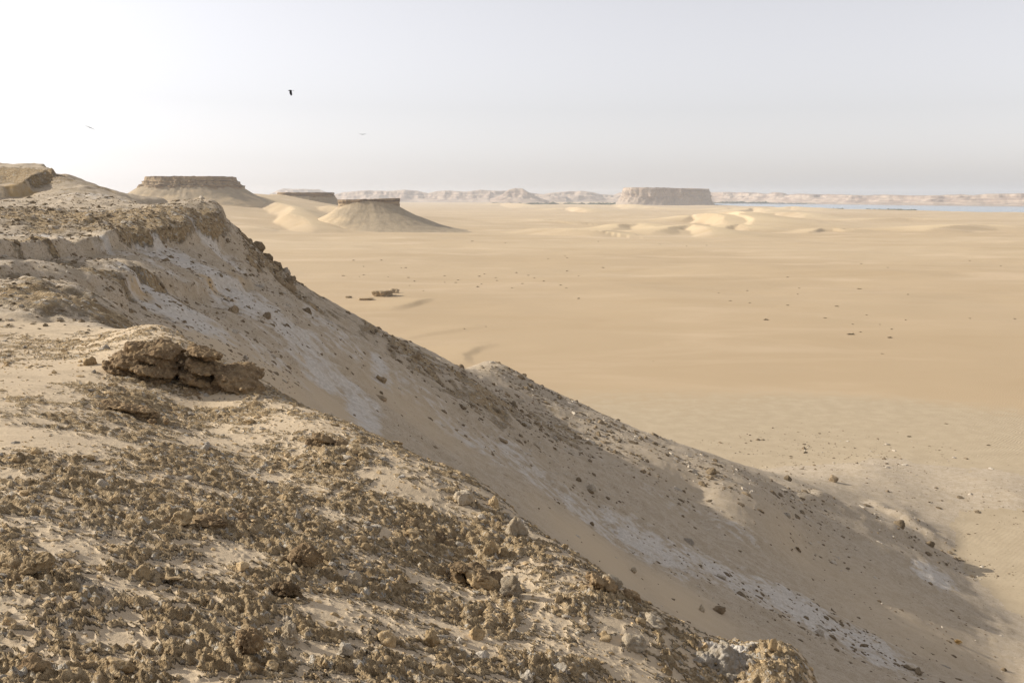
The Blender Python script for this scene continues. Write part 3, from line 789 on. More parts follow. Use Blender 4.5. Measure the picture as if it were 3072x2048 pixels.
# ------------------------------------------------------------------ vegetation on the lake shores
def ico(sub):
    me = bpy.data.meshes.new('tmp')
    import bmesh
    bm = bmesh.new(); bmesh.ops.create_icosphere(bm, subdivisions=sub, radius=1.0)
    V = np.array([v.co[:] for v in bm.verts]); Fc = np.array([[v.index for v in f.verts] for f in bm.faces]); bm.free()
    bpy.data.meshes.remove(me)
    return V, Fc
ICO = {i: ico(i) for i in (1, 2, 3, 4, 5)}
def join(parts):
    Vs, Fs, n = [], [], 0
    for v, f in parts:
        Vs.append(v); Fs.append(f + n); n += len(v)
    return np.concatenate(Vs), np.concatenate(Fs)
rs_ = np.random.RandomState(5)
parts = []
for i in range(520):
    if i < 400:
        u = rs_.uniform(1480, 2460); d = np.interp(u, [1480, 1870, 1900, 2200, 2460], [5500, 5500, 7000, 6950, 6250]) + rs_.uniform(-60, 60); h = rs_.uniform(3, 10) * (1 if u < 2300 else 0.6); w = rs_.uniform(10, 30)
    else:
        u = rs_.choice([rs_.uniform(2480, 2520), rs_.uniform(2590, 2740), rs_.uniform(2660, 2740)]); d = np.interp(u, [2480, 2740], [3560, 3180]) + rs_.uniform(-40, 60); h = rs_.uniform(1, 3.2); w = rs_.uniform(3, 10)
    v, f = ICO[1]
    v = v * (1 + 0.25 * rs_.randn(len(v), 1)) * [w, w * 0.6, h] + [(u - 1536) / F * d, d, LAKE_Z + h * 0.4]
    parts.append((v, f))
m, nt, b = new_mat('shore_scrub'); k = NT(nt)
k.l(k.mix(k.noise(0.08, 3), (0.045, 0.055, 0.03), (0.09, 0.095, 0.05)), b.inputs['Base Color'])
v, f = join(parts)
link('shore_scrub', mesh_np('shore_scrub', v, f, smooth=False), m, kind='stuff', label='dark strip of palms and reeds along the lake shores', category='vegetation')

# ------------------------------------------------------------------ stones
def rock_mesh(name, sub, seed, flat=0.7, ang=0.32, crust=0.10, stretch=(1.0, 0.85), mat=None):
    v, f = ICO[sub]
    rng = np.random.RandomState(seed)
    n = v.copy()
    # planes chopped off give edges
    p = v.copy()
    for i in range(9):
        d = rng.randn(3); d /= np.linalg.norm(d); c = rng.uniform(0.55, 0.9)
        ex = p @ d - c
        p = p - np.outer(np.clip(ex, 0, None) * 0.9, d)
    r = 1 + ang * noise3(n * 1.3 + seed, seed) + crust * 1.6 * (1 - 2 * np.abs(noise3(n * 2.7 + seed, seed + 2)))
    if sub >= 3: r += crust * 0.9 * (1 - 2 * np.abs(noise3(n * 6.1 + seed, seed + 4)))
    if sub >= 4: r += crust * 0.45 * noise3(n * 13 + seed, seed + 6)
    p = p * r[:, None] * [stretch[0], stretch[1], flat]
    p[:, 2] = np.where(p[:, 2] < -0.25 * flat, -0.25 * flat + (p[:, 2] + 0.25 * flat) * 0.3, p[:, 2])
    ext = np.abs(p[:, 0]).max()
    p /= ext
    return p, f
def normal_at(x, y, e=0.4):
    e = np.full(np.shape(x), e)
    zx = coarse(x + e, y) - coarse(x - e, y); zy = coarse(x, y + e) - coarse(x, y - e)
    n = np.stack([-zx / (2 * e), -zy / (2 * e), np.ones_like(zx)], -1)
    return n / np.linalg.norm(n, axis=1, keepdims=True)
def to_n(n, follow=0.8):
    n = np.asarray(n) * follow + np.array([0, 0, 1 - follow])
    return Vector(n).to_track_quat('Z', 'Y').to_matrix()

VAR = []
for i in range(14):
    p, f = rock_mesh('rock', 3, 100 + i, flat=[0.36, 0.75, 0.30, 0.9, 0.5][i % 5], ang=0.30, crust=0.09, stretch=(1, [0.8, 0.65, 0.95][i % 3]))
    VAR.append((p, f))
LOW = []
for i in range(24):
    p, f = rock_mesh('r', 1 if i < 12 else 2, 300 + i, flat=[0.6, 0.85, 0.5, 0.7][i % 4], ang=0.45, crust=0.10, stretch=(1, [0.8, 0.65, 0.95][i % 3]))
    LOW.append((p, f))
mesh_cache = {}
def var_mesh(i, mat, name):
    key = (i, mat.name, name)
    if key not in mesh_cache:
        p, f = VAR[i]
        me = mesh_np(name, p, f, smooth=(i % 3 != 0)); me.materials.append(mat); mesh_cache[key] = me
    return mesh_cache[key]

def scatter(n, umin, umax, rmin, rmax, rng, power):
    """random ground positions, even over the area, kept where the camera's field could see them"""
    s0, s1 = math.atan((umin - 1536) / F), math.atan((umax - 1536) / F)
    s = rng.uniform(s0, s1, n); r = np.sqrt(rng.uniform(rmin ** 2, rmax ** 2, n))
    size = rng.pareto(power, n) + 1
    return np.sin(s) * r, np.cos(s) * r, size

rng = np.random.RandomState(11)
# --- near slope
x, y, sz = scatter(52000, -250, 3300, 2.2, 17.0, rng, 2.2)
nw, ratio = near_w(x, y); s, tt = np.arctan2(x, y), np.log(np.hypot(x, y))
cov = blob_sum(B['near'], s, tt, 'sum')
cl = fbm(x * 0.8, y * 0.8, 2, 201)
keep = (ratio < 1.0) & (rng.rand(len(x)) < np.clip(0.50 - 0.6 * cov + 0.35 * cl, 0.06, 1))
x, y, sz = x[keep], y[keep], sz[keep]
size = np.clip(0.0085 * sz, 0.0085, 0.052)     # half-width in metres
size = size * np.where(np.hypot(x, y) < 4.5, 0.8, 1.0)
NEAR = (x, y, size)
# --- flank
x, y, sz = scatter(120000, 450, 3300, 27, 185, rng, 2.1)
s, tt = np.arctan2(x, y), np.log(np.hypot(x, y))
Z_STONE = make_blobs([(760, 740, 60, 50, 1.), (840, 815, 60, 50, .8), (950, 880, 80, 40, .7), (1080, 960, 90, 40, .7), (1230, 1060, 110, 45, .9), (1400, 1170, 150, 60, 1.), (1600, 1270, 160, 70, .9), (1800, 1340, 180, 60, .6),
                      (1550, 1130, 120, 35, 1.), (1650, 1200, 150, 40, 1.), (1780, 1260, 150, 40, 1.), (1900, 1330, 180, 50, 1.), (2150, 1420, 200, 50, 1.), (2350, 1480, 160, 40, .8), (2400, 1500, 200, 40, .35), (2000, 1450, 250, 60, .35), (2400, 1620, 250, 60, .22), (2700, 1600, 200, 40, .4), (2870, 1690, 80, 40, .6), (1250, 1150, 120, 40, .45),
                      (2100, 1740, 200, 40, .5), (2350, 1850, 220, 50, .8), (2600, 1960, 200, 60, .7), (1500, 1360, 200, 40, .25), (700, 900, 200, 70, .4), (1000, 1050, 200, 70, .25), (2800, 1900, 250, 100, .15), (1700, 1440, 200, 30, .3), (1500, 1500, 150, 20, .4), (2500, 1370, 300, 60, .2), (2900, 1500, 250, 60, .15)])
den = blob_sum(Z_STONE, s, tt)
nw, ratio = near_w(x, y)
keep = (ratio > 1.25) & (rng.rand(len(x)) < np.clip(den * (0.75 + 0.8 * fbm(x / 5, y / 5, 2, 211)), 0.02 * (0.4 + 1.4 * np.clip(fbm(x / 14, y / 14, 2, 213) + 0.2, 0, 1)), 1) * 0.70) & (np.hypot(x, y) < np.interp(s, [-0.3, -0.05, 0.1, 0.3, 0.6], [90, 100, 150, 185, 175]))
x, y, sz = x[keep], y[keep], sz[keep]
size = np.clip(0.074 * sz, 0.074, 0.50) * np.where(np.hypot(x, y) < 62, 0.7, 1.0)
FLANK = (x, y, size)
# --- terraces on the left
x, y, sz = scatter(60000, -200, 900, 14, 92, rng, 2.4)
s, tt = np.arctan2(x, y), np.log(np.hypot(x, y))
cr = np.maximum(blob_sum(B['crust'], s, tt), blob_sum(B['ctop'], s, tt) * sstep(-2.75, -2.05, coarse(x, y)))
nw, ratio = near_w(x, y)
keep = (ratio > 1.0) & (rng.rand(len(x)) < np.clip(cr * 0.8 + 0.26, 0, 1) * 0.5)
x, y, sz = x[keep], y[keep], sz[keep]
size = np.minimum(np.clip(0.036 * sz, 0.036, 0.30), 0.0038 * np.hypot(x, y))
TERR = (x, y, size)

def place(setn, n_ind, mats, labels, group, stuff_name, stuff_label, seed, sink, deep):
    x, y, size = setn
    rng = np.random.RandomState(seed)
    z = surface(x, y)[0]
    nrm = normal_at(x, y)
    # apparent size decides which stones stand as things of their own; only those in the frame and in sight
    r = np.sqrt(x ** 2 + y ** 2 + z ** 2); app = size / r
    fx = x / y * F * 1 + 1536
    vis = (np.abs(x / np.maximum(y, 0.1)) < 0.50)
    # hidden from the eye?
    tq = np.linspace(0.2, 0.97, 30)
    hid = (coarse((x[:, None] * tq).ravel(), (y[:, None] * tq).ravel()).reshape(len(x), -1) > (z + size)[:, None] * tq).any(1)
    # below the bottom edge of the picture
    low = (z / y) < ray(0, 2040)[1]
    ok = vis & ~hid & ~low
    order = np.argsort(-np.where(ok, app, 0))
    ind = set(order[:n_ind].tolist())
    parts = {m_.name: [] for m_ in mats}
    for i in range(len(x)):
        wht = rng.rand() < 0.24
        mat = mats[1] if wht else mats[0]
        rz = rng.uniform(0, 6.28); sc = size[i]
        M = to_n(nrm[i], 0.85) @ Matrix.Rotation(rz, 3, 'Z') @ Matrix.Rotation(rng.uniform(-.3, .3), 3, 'X')
        sq = rng.uniform(0.75, 1.25)
        if i in ind:
            vi = rng.randint(len(VAR))
            o = link('rock', var_mesh(vi, mat, 'rock'), None)
            o.matrix_world = Matrix.Translation((x[i], y[i], z[i] - sc * sink)) @ M.to_4x4() @ Matrix.Diagonal((sc, sc, sc * sq, 1))
            o['label'] = labels(x[i], y[i], wht); o['category'] = 'rock'; o['group'] = o['label'].replace(' stone ', ' stones ')
        elif not hid[i] or rng.rand() < 0.3:
            vi = rng.randint(12) if app[i] < 0.006 else 12 + rng.randint(12)
            p, f = LOW[vi]
            R3 = np.array(M) * sc
            parts[mat.name].append((((p * [1, 1, sq]) @ R3.T) + [x[i], y[i], z[i] - sc * sink], f))
    for m_ in mats:
        if parts[m_.name]:
            v, f = join(parts[m_.name])
            link(stuff_name, mesh_np(stuff_name, v, f, smooth=False), m_, kind='stuff', label=stuff_label + (' of pale chalk' if m_ is mats[1] else ' of brown stone'), category='stones')
    return
LM_NEAR = [(500, 1195, 'just below the big dark crag'), (100, 1130, 'beside the smooth sand drift at the left'), (90, 1745, 'around the wedge-shaped slab on the left'), (95, 2000, 'in the bottom left corner'), (345, 1990, 'around the flat slab at the bottom left'),
           (620, 1590, 'around the long low hump of rock'), (860, 1850, 'around the dark crumbling boulder'), (1062, 1765, 'around the squat grey block'), (1290, 1940, 'around the peaked stone near the bottom'), (1480, 1680, 'by the rock fin at the rim'),
           (1400, 1510, 'on the rim by the pale rounded boulder'), (1000, 1400, 'high on the rim right of the crag'), (1900, 1900, 'by the half-buried boulder at the lower rim'), (2200, 2000, 'by the white crusted outcrop'), (300, 1450, 'on the open slope below the sand drift'),
           (1650, 1980, 'at the bottom edge left of the white outcrop')]
_lx, _ly, _ = cast([l[0] for l in LM_NEAR], [l[1] for l in LM_NEAR], coarse)
LM_FL = [(1000, 960, 'high on the crest of the far spur'), (1350, 1150, 'in the dark scree below the spur crest'), (1700, 1200, 'on the sunlit spur above the plain'), (2200, 1430, 'low on the sunlit spur'), (1300, 1330, 'on the shaded bare flank of the gully'), (1700, 1480, 'on the chalky shaded flank'),
         (2000, 1800, 'on the sandy gully floor below the near rim'), (2500, 1900, 'on the chalk streak at the lower right'), (2800, 1680, 'by the small rocky ridge at the foot'), (2900, 1900, 'on the shaded lower slope near the orange bush'), (2600, 1500, 'at the stony foot of the slope')]
_fx, _fy, _ = cast([l[0] for l in LM_FL], [l[1] for l in LM_FL], coarse)
def lab_near(x, y, w):
    return ('small pale chalky stone ' if w else 'small crusty brown stone ') + LM_NEAR[int(np.argmin((np.log(np.hypot(_lx, _ly) / math.hypot(x, y)) * 1.2) ** 2 + (np.arctan2(_lx, _ly) - math.atan2(x, y)) ** 2))][2]
def lab_flank(x, y, w):
    return ('pale stone ' if w else 'dark brown stone ') + LM_FL[int(np.argmin((_fx - x) ** 2 + (_fy - y) ** 2))][2]
def lab_terr(x, y, w):
    return ('pale stone' if w else 'dark brown stone') + ' lying on the flat terrace near the headland'
place(NEAR, 170, (M_ROCK, M_ROCK_W), lab_near, 'loose stones on the near slope', 'near_stones', 'loose small stones and chips across the near slope', 1, 0.12, 0)
place(FLANK, 95, (M_FAR, M_ROCK_W), lab_flank, 'stones on the far flank', 'flank_stones', 'scree of small stones strewn down the far flank', 2, 0.10, 0)
place(TERR, 20, (M_FAR, M_ROCK_W), lab_terr, 'stones on the terrace', 'terrace_stones', 'stone litter on the terraces by the headland', 3, 0.12, 0)

# ------------------------------------------------------------------ single boulders and outcrops that can be told apart
def boulder(u, v, w, h, label, mat, seed, sub=4, depth=0.8, rot=0.0, ang=0.34, crust=0.11, sink=0.22, name='boulder', cat='boulder', tilt=0.0, group=None):
    """u,v: photo point where the stone meets the ground; w,h: its size there in photo pixels"""
    X, Y, ok = cast([u], [v], coarse)
    X, Y = float(X[0]), float(Y[0])
    z = float(surface(np.array([X]), np.array([Y]))[0][0])
    dist = math.sqrt(X * X + Y * Y + z * z)
    if v > 1400 and u < 2000 and cat == 'boulder': w, h = w * 0.82, h * 0.78
    W = w / F * dist / 2; Hh = h / F * dist * 0.85
    p, f = rock_mesh(name, sub, seed, flat=0.9, ang=ang, crust=crust, stretch=(1, depth))
    p = p.copy()
    lo, hi = p[:, 2].min(), p[:, 2].max()
    p[:, 2] = (p[:, 2] - lo) / (hi - lo) * Hh * (1 + sink) - Hh * sink
    p[:, 0] *= W; p[:, 1] *= W
    c, s = math.cos(rot), math.sin(rot)
    p[:, :2] = p[:, :2] @ np.array([[c, s], [-s, c]])
    p[:, 2] += p[:, 0] * tilt
    o = link(name, mesh_np(name, p, f, smooth=True), mat, loc=(X, Y + W * depth * 0.35, z), label=label, category=cat)
    if group: o['group'] = group
    return o
def outcrop(u, v, label, mat, pieces, voxel, grow=1.0, drop=0.0):
    """several interlocking lumps grown into one body; pieces in metres from the foot of the face"""
    X, Y, ok = cast([u], [v], coarse); X, Y = float(X[0]), float(Y[0])
    z = float(coarse(np.array([X]), np.array([Y]))[0])
    ps = []
    for i, (dx, dy, dz, sx, sy, sz_, rot, tl, seed) in enumerate(pieces):
        p, f = rock_mesh('o', 4, seed, flat=1.0, ang=0.20, crust=0.09, stretch=(1, 1))
        p = p / np.abs(p).max(0) * [sx, sy, sz_]
        c, q = math.cos(tl), math.sin(tl); p = p @ np.array([[c, 0, -q], [0, 1, 0], [q, 0, c]])
        c, q = math.cos(rot), math.sin(rot); p = p @ np.array([[c, q, 0], [-q, c, 0], [0, 0, 1]])
        ps.append(((p + [dx, dy, dz - drop]) * grow, f))
    V, Fc = join(ps)
    o = link('rock_outcrop', mesh_np('rock_outcrop', V, Fc), mat, loc=(X, Y, z), label=label, category='outcrop')
    rm = o.modifiers.new('union', 'REMESH'); rm.mode = 'VOXEL'; rm.voxel_size = voxel; rm.use_smooth_shade = True
    for sc_, st0_, dp in ((voxel * 5.0, voxel * 4.6, 2), (voxel * 2.2, voxel * 2.6, 3)):
        tx = bpy.data.textures.new('pits', 'CLOUDS'); tx.noise_scale = sc_; tx.noise_depth = dp
        dm = o.modifiers.new('pits', 'DISPLACE'); dm.texture = tx; dm.strength = st0_; dm.mid_level = 0.5; dm.texture_coords = 'LOCAL'
    return o
_rc = np.random.RandomState(4)
CRAG = []
for k_ in range(8):
    zc = -0.28 + k_ * 0.105
    for j_ in range(4):
        xc = -0.58 + j_ * 0.36 + _rc.uniform(-.09, .09)
        CRAG.append((xc, 0.52 + k_ * 0.035 + _rc.uniform(-.10, .10), zc - 0.20 * xc + _rc.uniform(-.03, .03) - (0.16 if j_ == 3 else 0.10 if j_ == 0 and k_ > 5 else 0), _rc.uniform(.20, .30), _rc.uniform(.28, .42), _rc.uniform(.075, .11), _rc.uniform(-.25, .25), 0.24 + _rc.uniform(-.08, .08), 400 + k_ * 10 + j_))
for j_ in range(9):
    CRAG.append((_rc.uniform(-.7, .75), _rc.uniform(.0, .2), -0.28 - _rc.uniform(0, .06), _rc.uniform(.07, .14), _rc.uniform(.07, .12), _rc.uniform(.05, .09), _rc.uniform(0, 3), _rc.uniform(-.3, .3), 500 + j_))
outcrop(500, 1195, 'large dark brown weathered crag at the top of the near slope', M_BOULD, CRAG, 0.012, 1.12, 0.12)
def beds(n, w, h, depth, seed, tilt):
    rg = np.random.RandomState(seed); out = []
    for k_ in range(n):
        for j_ in range(3):
            xc = -w / 2 + w * (j_ + 0.5) / 3 + rg.uniform(-.1, .1) * w
            out.append((xc, depth * 0.5 + rg.uniform(-.15, .15) * depth, -h * 0.5 + h * k_ / n - tilt * xc + rg.uniform(-.05, .05) * h, w * rg.uniform(.16, .26), depth * rg.uniform(.35, .6), h / n * rg.uniform(.6, .9), rg.uniform(-.3, .3), tilt + rg.uniform(-.12, .12), seed + k_ * 3 + j_))
    for k_ in range(6):
        out.append((rg.uniform(-.6, .7) * w, rg.uniform(-.1, .3) * depth, -h * 0.55 - tilt * 0.2 * w, w * rg.uniform(.04, .09), w * rg.uniform(.04, .08), w * rg.uniform(.03, .06), rg.uniform(0, 3), 0, seed + 60 + k_))
    return out
outcrop(1440, 1770, 'broken brown ledge with dark cracks on the rim below the rock fin', M_BOULD, beds(4, 0.42, 0.24, 0.30, 610, 0.45), 0.008)
outcrop(1300, 1640, 'crumbling brown bank along the rim left of the rock fin', M_BOULD, beds(3, 0.46, 0.17, 0.30, 640, 0.40), 0.008)
outcrop(1850, 1800, 'shaded brown bank under the rim beside the pale overhanging bank', M_BOULD, beds(3, 0.34, 0.17, 0.24, 670, 0.50), 0.007)
outcrop(1010, 1350, 'row of low brown ledge stones high on the rim', M_BOULD, beds(2, 0.5, 0.12, 0.3, 700, 0.38), 0.009)
outcrop(640, 1560, 'low pitted brown ledge around the long hump on the near slope', M_BOULD, beds(2, 0.42, 0.09, 0.22, 730, 0.12), 0.008)
outcrop(340, 1238, 'low broken ledge of brown rock below the dark crag', M_BOULD, beds(3, 0.75, 0.13, 0.34, 760, 0.10), 0.009)
outcrop(690, 1200, 'string of brown rocks along the rim right of the dark crag', M_BOULD, [(-0.1, 0.35, 0.0, 0.2, 0.2, 0.16, 0.2, 0.4, 31), (0.22, 0.35, -0.1, 0.18, 0.2, 0.15, 0.2, 0.4, 32), (0.42, 0.2, -0.22, 0.17, 0.16, 0.13, 0.1, 0.4, 33), (0.05, 0.12, -0.1, 0.16, 0.12, 0.1, 0.1, 0.4, 34), (0.62, 0.28, -0.3, 0.16, 0.16, 0.12, 0, 0.4, 35)], 0.013)
boulder(268, 1095, 42, 30, 'single rounded stone resting on a smooth sand drift', M_ROCK, 14, sub=3)
boulder(736, 1082, 20, 16, 'small bright white stone on the rim right of the dark crag', M_ROCK_W, 15, sub=2)
boulder(1482, 1520, 42, 50, 'dark upright stone standing on the rim of the near slope', M_ROCK, 16, sub=4)
boulder(1395, 1510, 90, 55, 'pale rounded boulder on the rim left of the dark upright stone', M_PALE, 17, sub=4)
boulder(1545, 1610, 100, 95, 'grey-white boulder with a shaded face at the rim of the near slope', M_PALE, 18, sub=4, depth=0.9)
boulder(1475, 1680, 75, 85, 'tall brown fin of rock leaning on the edge of the near slope', M_ROCK, 19, sub=4, depth=0.5, rot=0.5, tilt=-0.3)
boulder(1535, 1790, 85, 80, 'cracked pale block overhanging the edge below the rock fin', M_PALE, 20, sub=4)
boulder(1450, 1770, 140, 60, 'brown slab with a dark crack beside the overhanging block', M_ROCK, 21, sub=4, tilt=-0.35)
boulder(1062, 1765, 58, 68, 'squat grey upright block standing in sand on the near slope', M_PALE, 22, sub=4)
boulder(915, 1715, 135, 85, 'lumpy brown boulder in the middle of the near slope', M_BOULD, 23, sub=5, crust=0.15)
boulder(620, 1590, 150, 55, 'long low brown hump of rock on the near slope', M_BOULD, 24, sub=5, crust=0.15)
boulder(545, 1580, 80, 50, 'pale brown knob beside the long low hump', M_ROCK, 25, sub=4)
boulder(865, 1925, 85, 85, 'pale grey pitted boulder near the bottom edge', M_PALE, 26, sub=5, crust=0.14)
boulder(1035, 1985, 65, 48, 'round white-topped stone near the bottom edge', M_ROCK_W, 27, sub=4)
boulder(740, 1990, 120, 90, 'rugged brown boulder with a hollow at the bottom edge', M_BOULD, 28, sub=5, crust=0.16)
boulder(95, 1745, 135, 60, 'wedge-shaped brown slab with a flat top on the left side', M_ROCK, 29, sub=5, tilt=0.1)
boulder(95, 2030, 120, 75, 'brown lump casting shade in the bottom left corner', M_BOULD, 30, sub=4)
boulder(345, 2015, 130, 48, 'flat-topped brown slab lying in sand at the bottom left', M_ROCK, 31, sub=4, depth=0.6)
boulder(860, 1800, 150, 70, 'dark crumbling boulder just above the pale grey pitted one', M_BOULD, 32, sub=5, crust=0.16)
boulder(1290, 1940, 70, 75, 'peaked brown stone standing in the sand near the bottom', M_ROCK, 33, sub=4)
boulder(1430, 1930, 60, 55, 'brown knobbly stone right of the peaked one near the bottom', M_ROCK, 34, sub=4)
outcrop(2170, 2035, 'white crusted outcrop at the lower end of the near rim', M_ROCK_W, [(-0.12, 0.16, 0.0, 0.16, 0.14, 0.12, 0.1, 0.2, 41), (0.06, 0.2, 0.02, 0.17, 0.15, 0.12, 0.3, 0.2, 42), (0.22, 0.18, -0.03, 0.15, 0.14, 0.10, -0.2, 0.3, 43), (0.0, 0.05, -0.06, 0.18, 0.1, 0.09, 0.1, 0.2, 44), (-0.24, 0.1, -0.02, 0.1, 0.1, 0.09, 0.2, 0.1, 45)], 0.008)
outcrop(2365, 2030, 'dark crusted end of the near rim beside the white outcrop', M_ROCK, [(-0.03, 0.14, 0.02, 0.09, 0.10, 0.05, 0.1, 0.2, 51), (0.09, 0.15, -0.02, 0.08, 0.09, 0.045, 0.3, 0.25, 52), (-0.12, 0.16, 0.01, 0.08, 0.09, 0.045, -0.2, 0.3, 53), (0.0, 0.07, -0.05, 0.10, 0.08, 0.05, 0.1, 0.2, 54), (0.12, 0.1, -0.08, 0.07, 0.08, 0.05, 0.1, 0.4, 55), (-0.05, 0.02, -0.10, 0.10, 0.06, 0.05, 0.1, 0.2, 56)], 0.006, 0.8)
boulder(2316, 1965, 36, 40, 'small pointed dark stone on top of the white outcrop', M_ROCK, 37, sub=3)
boulder(1900, 1945, 120, 55, 'smooth pale boulder half buried near the lower rim', M_PALE, 38, sub=4)
boulder(1955, 1870, 110, 42, 'cluster-like pale rock on the rim above the half-buried boulder', M_PALE, 39, sub=4, crust=0.17)
boulder(1840, 1770, 80, 50, 'pale overhanging bank of rock at the rim edge', M_PALE, 40, sub=4, tilt=-0.3)
boulder(1694, 1652, 30, 18, 'small dark stone perched on the rim above the pale bank', M_ROCK, 41, sub=3)
boulder(2105, 1843, 20, 24, 'upright pale stone casting a long shadow on the lower slope', M_PALE, 42, sub=3)
boulder(2160, 1850, 40, 24, 'dark tilted stone right of the upright pale stone', M_FAR, 43, sub=3)
boulder(1900, 1720, 28, 24, 'pale angular stone on the sandy floor below the near rim', M_PALE, 44, sub=3)
boulder(1776, 1570, 18, 16, 'dark round stone alone on the pale bare flank', M_FAR, 45, sub=3)
boulder(1250, 1085, 30, 22, 'dark boulder on the crest of the far spur', M_FAR, 46, sub=3)
boulder(1385, 1105, 22, 16, 'isolated brown stone at the foot of the spur by the curved sand ridge', M_FAR, 47, sub=3)
boulder(2365, 1450, 26, 22, 'dark brown boulder among the stones of the sunlit spur', M_FAR, 48, sub=3)
boulder(2135, 1430, 34, 22, 'cluster-sized brown boulder high on the sunlit spur', M_FAR, 49, sub=3)
boulder(2500, 1450, 26, 20, 'brown stone at the lower edge of the sunlit spur', M_FAR, 50, sub=3)
boulder(2700, 1615, 44, 26, 'dark rock rib on the small ridge near the foot of the slope', M_FAR, 51, sub=3)
boulder(2790, 1655, 30, 18, 'sunlit flat stone at the tip of the small foot ridge', M_FAR, 52, sub=3)
boulder(1930, 1425, 26, 16, 'dark boulder at the edge of the shaded flank', M_FAR, 53, sub=3)

# slabs of bedrock on the plain
def slab(u, v, w, h, label, seed):
    a, b_ = ray(u, v); d = -39.6 / b_; X, Y = float(a * d), float(d)
    z = float(surface(np.array([X]), np.array([Y]))[0][0])
    p, f = rock_mesh('s', 4, seed, flat=0.5, ang=0.55, crust=0.16, stretch=(1, 0.8))
    W = w / F * d / 2; Hh = h / F * d * 0.8
    lo, hi = p[:, 2].min(), p[:, 2].max(); q = (p[:, 2] - lo) / (hi - lo)
    p = p.copy(); p[:, 2] = np.clip(q * 1.35, 0, 1.0 + 0.06 * (q - 0.7)) * Hh * 1.3 - Hh * 0.3
    p[:, :2] *= W * (0.86 + 0.14 * (q[:, None] > 0.5))
    link('rock_slab', mesh_np('rock_slab', p, f), M_SLAB, loc=(X, Y, z), label=label, category='rock slab')
M_SLAB = stone_material('slab_stone', (0.36, 0.27, 0.165), (0.46, 0.355, 0.225), (0.27, 0.20, 0.125), 0.6)
slab(1146, 890, 78, 20, 'broad flat rock slab lying out on the sand plain', 71)
slab(1182, 882, 46, 16, 'smaller rock slab resting against the broad one on the plain', 72)
slab(1095, 899, 60, 8, 'low broken rock ledge left of the two slabs on the plain', 73)
slab(1045, 893, 24, 6, 'small rock patch at the far left of the plain ledges', 74)

# ------------------------------------------------------------------ shrubs on the plain, each on its own small mound of sand
SHRUBS = [(1061, 788, 13), (1144, 787, 13), (1030, 819, 15), (1091, 800, 10), (1091, 817, 12), (1078, 822, 9), (1204, 802, 9), (1217, 802, 14), (1164, 822, 9), (1225, 828, 14), (1243, 840, 14), (1334, 820, 12), (1374, 833, 15), (1367, 845, 12), (1334, 844, 10),
          (1438, 821, 15), (1453, 816, 12), (1487, 826, 12), (1491, 837, 12), (1444, 852, 12), (1433, 868, 17), (1549, 813, 14), (1585, 819, 12), (1701, 808, 15), (1603, 830, 11), (1631, 842, 15), (1567, 853, 13), (1536, 870, 12), (1682, 861, 15), (1699, 870, 12), (1736, 898, 16),
          (1809, 801, 14), (1736, 820, 11), (1417, 727, 13), (1516, 731, 10), (1795, 727, 9), (1270, 878, 10), (1701, 773, 10), (1695, 765, 9), (1644, 777, 9), (1229, 860, 9),
          (2363, 832, 13), (2398, 861, 13), (2242, 870, 15), (2579, 863, 20), (2393, 884, 11), (2510, 927, 18), (2363, 923, 18), (2191, 911, 14), (2249, 916, 14), (2298, 963, 24), (2475, 957, 18), (2554, 1003, 36), (2582, 996, 14), (2670, 1013, 26), (2558, 974, 13), (2675, 988, 16),
          (2647, 1060, 14), (2640, 973, 11), (2600, 948, 11), (2717, 961, 13), (2910, 778, 10), (3003, 794, 13), (2584, 787, 13), (2663, 808, 11), (2724, 881, 13), (2838, 1272, 18), (2728, 1309, 24), (2966, 1336, 20), (3045, 954, 16), (2910, 955, 12), (2156, 879, 11), (1980, 736, 9), (2060, 742, 9), (2120, 738, 9),
          (1960, 1084, 8), (1393, 984, 8), (1458, 976, 9)]
m_sh, nt, b = new_mat('dry_scrub'); k = NT(nt)
k.l(k.mix(k.noise(1.5, 3), (0.17, 0.135, 0.08), (0.30, 0.235, 0.14)), b.inputs['Base Color'])
def twigs(n, seed, thick=0.03, up=0.5):
    rg = np.random.RandomState(seed); V = []; Fc = []
    for i in range(n):
        d = rg.randn(3); d[2] = abs(d[2]) * up + 0.1; d /= np.linalg.norm(d)
        L = rg.uniform(0.6, 1.0); st0 = rg.randn(3) * 0.12; st0[2] = 0
        side = np.cross(d, rg.randn(3)); side /= np.linalg.norm(side) + 1e-6
        e = st0 + d * L; mid = st0 + d * L * 0.55 + np.array([0, 0, 0.10])
        b0 = len(V); V += [st0 - side * thick, st0 + side * thick, mid + side * thick * 1.6, mid - side * thick * 1.6, e]
        Fc += [(b0, b0 + 1, b0 + 2), (b0, b0 + 2, b0 + 3), (b0 + 3, b0 + 2, b0 + 4)]
    return np.array(V), np.array(Fc)
sh_var = []
for i in range(5):
    v, f = twigs(90, 40 + i, 0.07, 0.45)
    pv, pf = rock_mesh('m', 2, 500 + i, flat=0.35, ang=0.4, crust=0.15); pv = pv * [0.62, 0.5, 0.75]
    V, Fq = join([(v * [1, 0.8, 0.55], f), (pv, pf)])
    me = mesh_np('desert_shrub', V, Fq, smooth=False); me.materials.append(m_sh); sh_var.append(me)
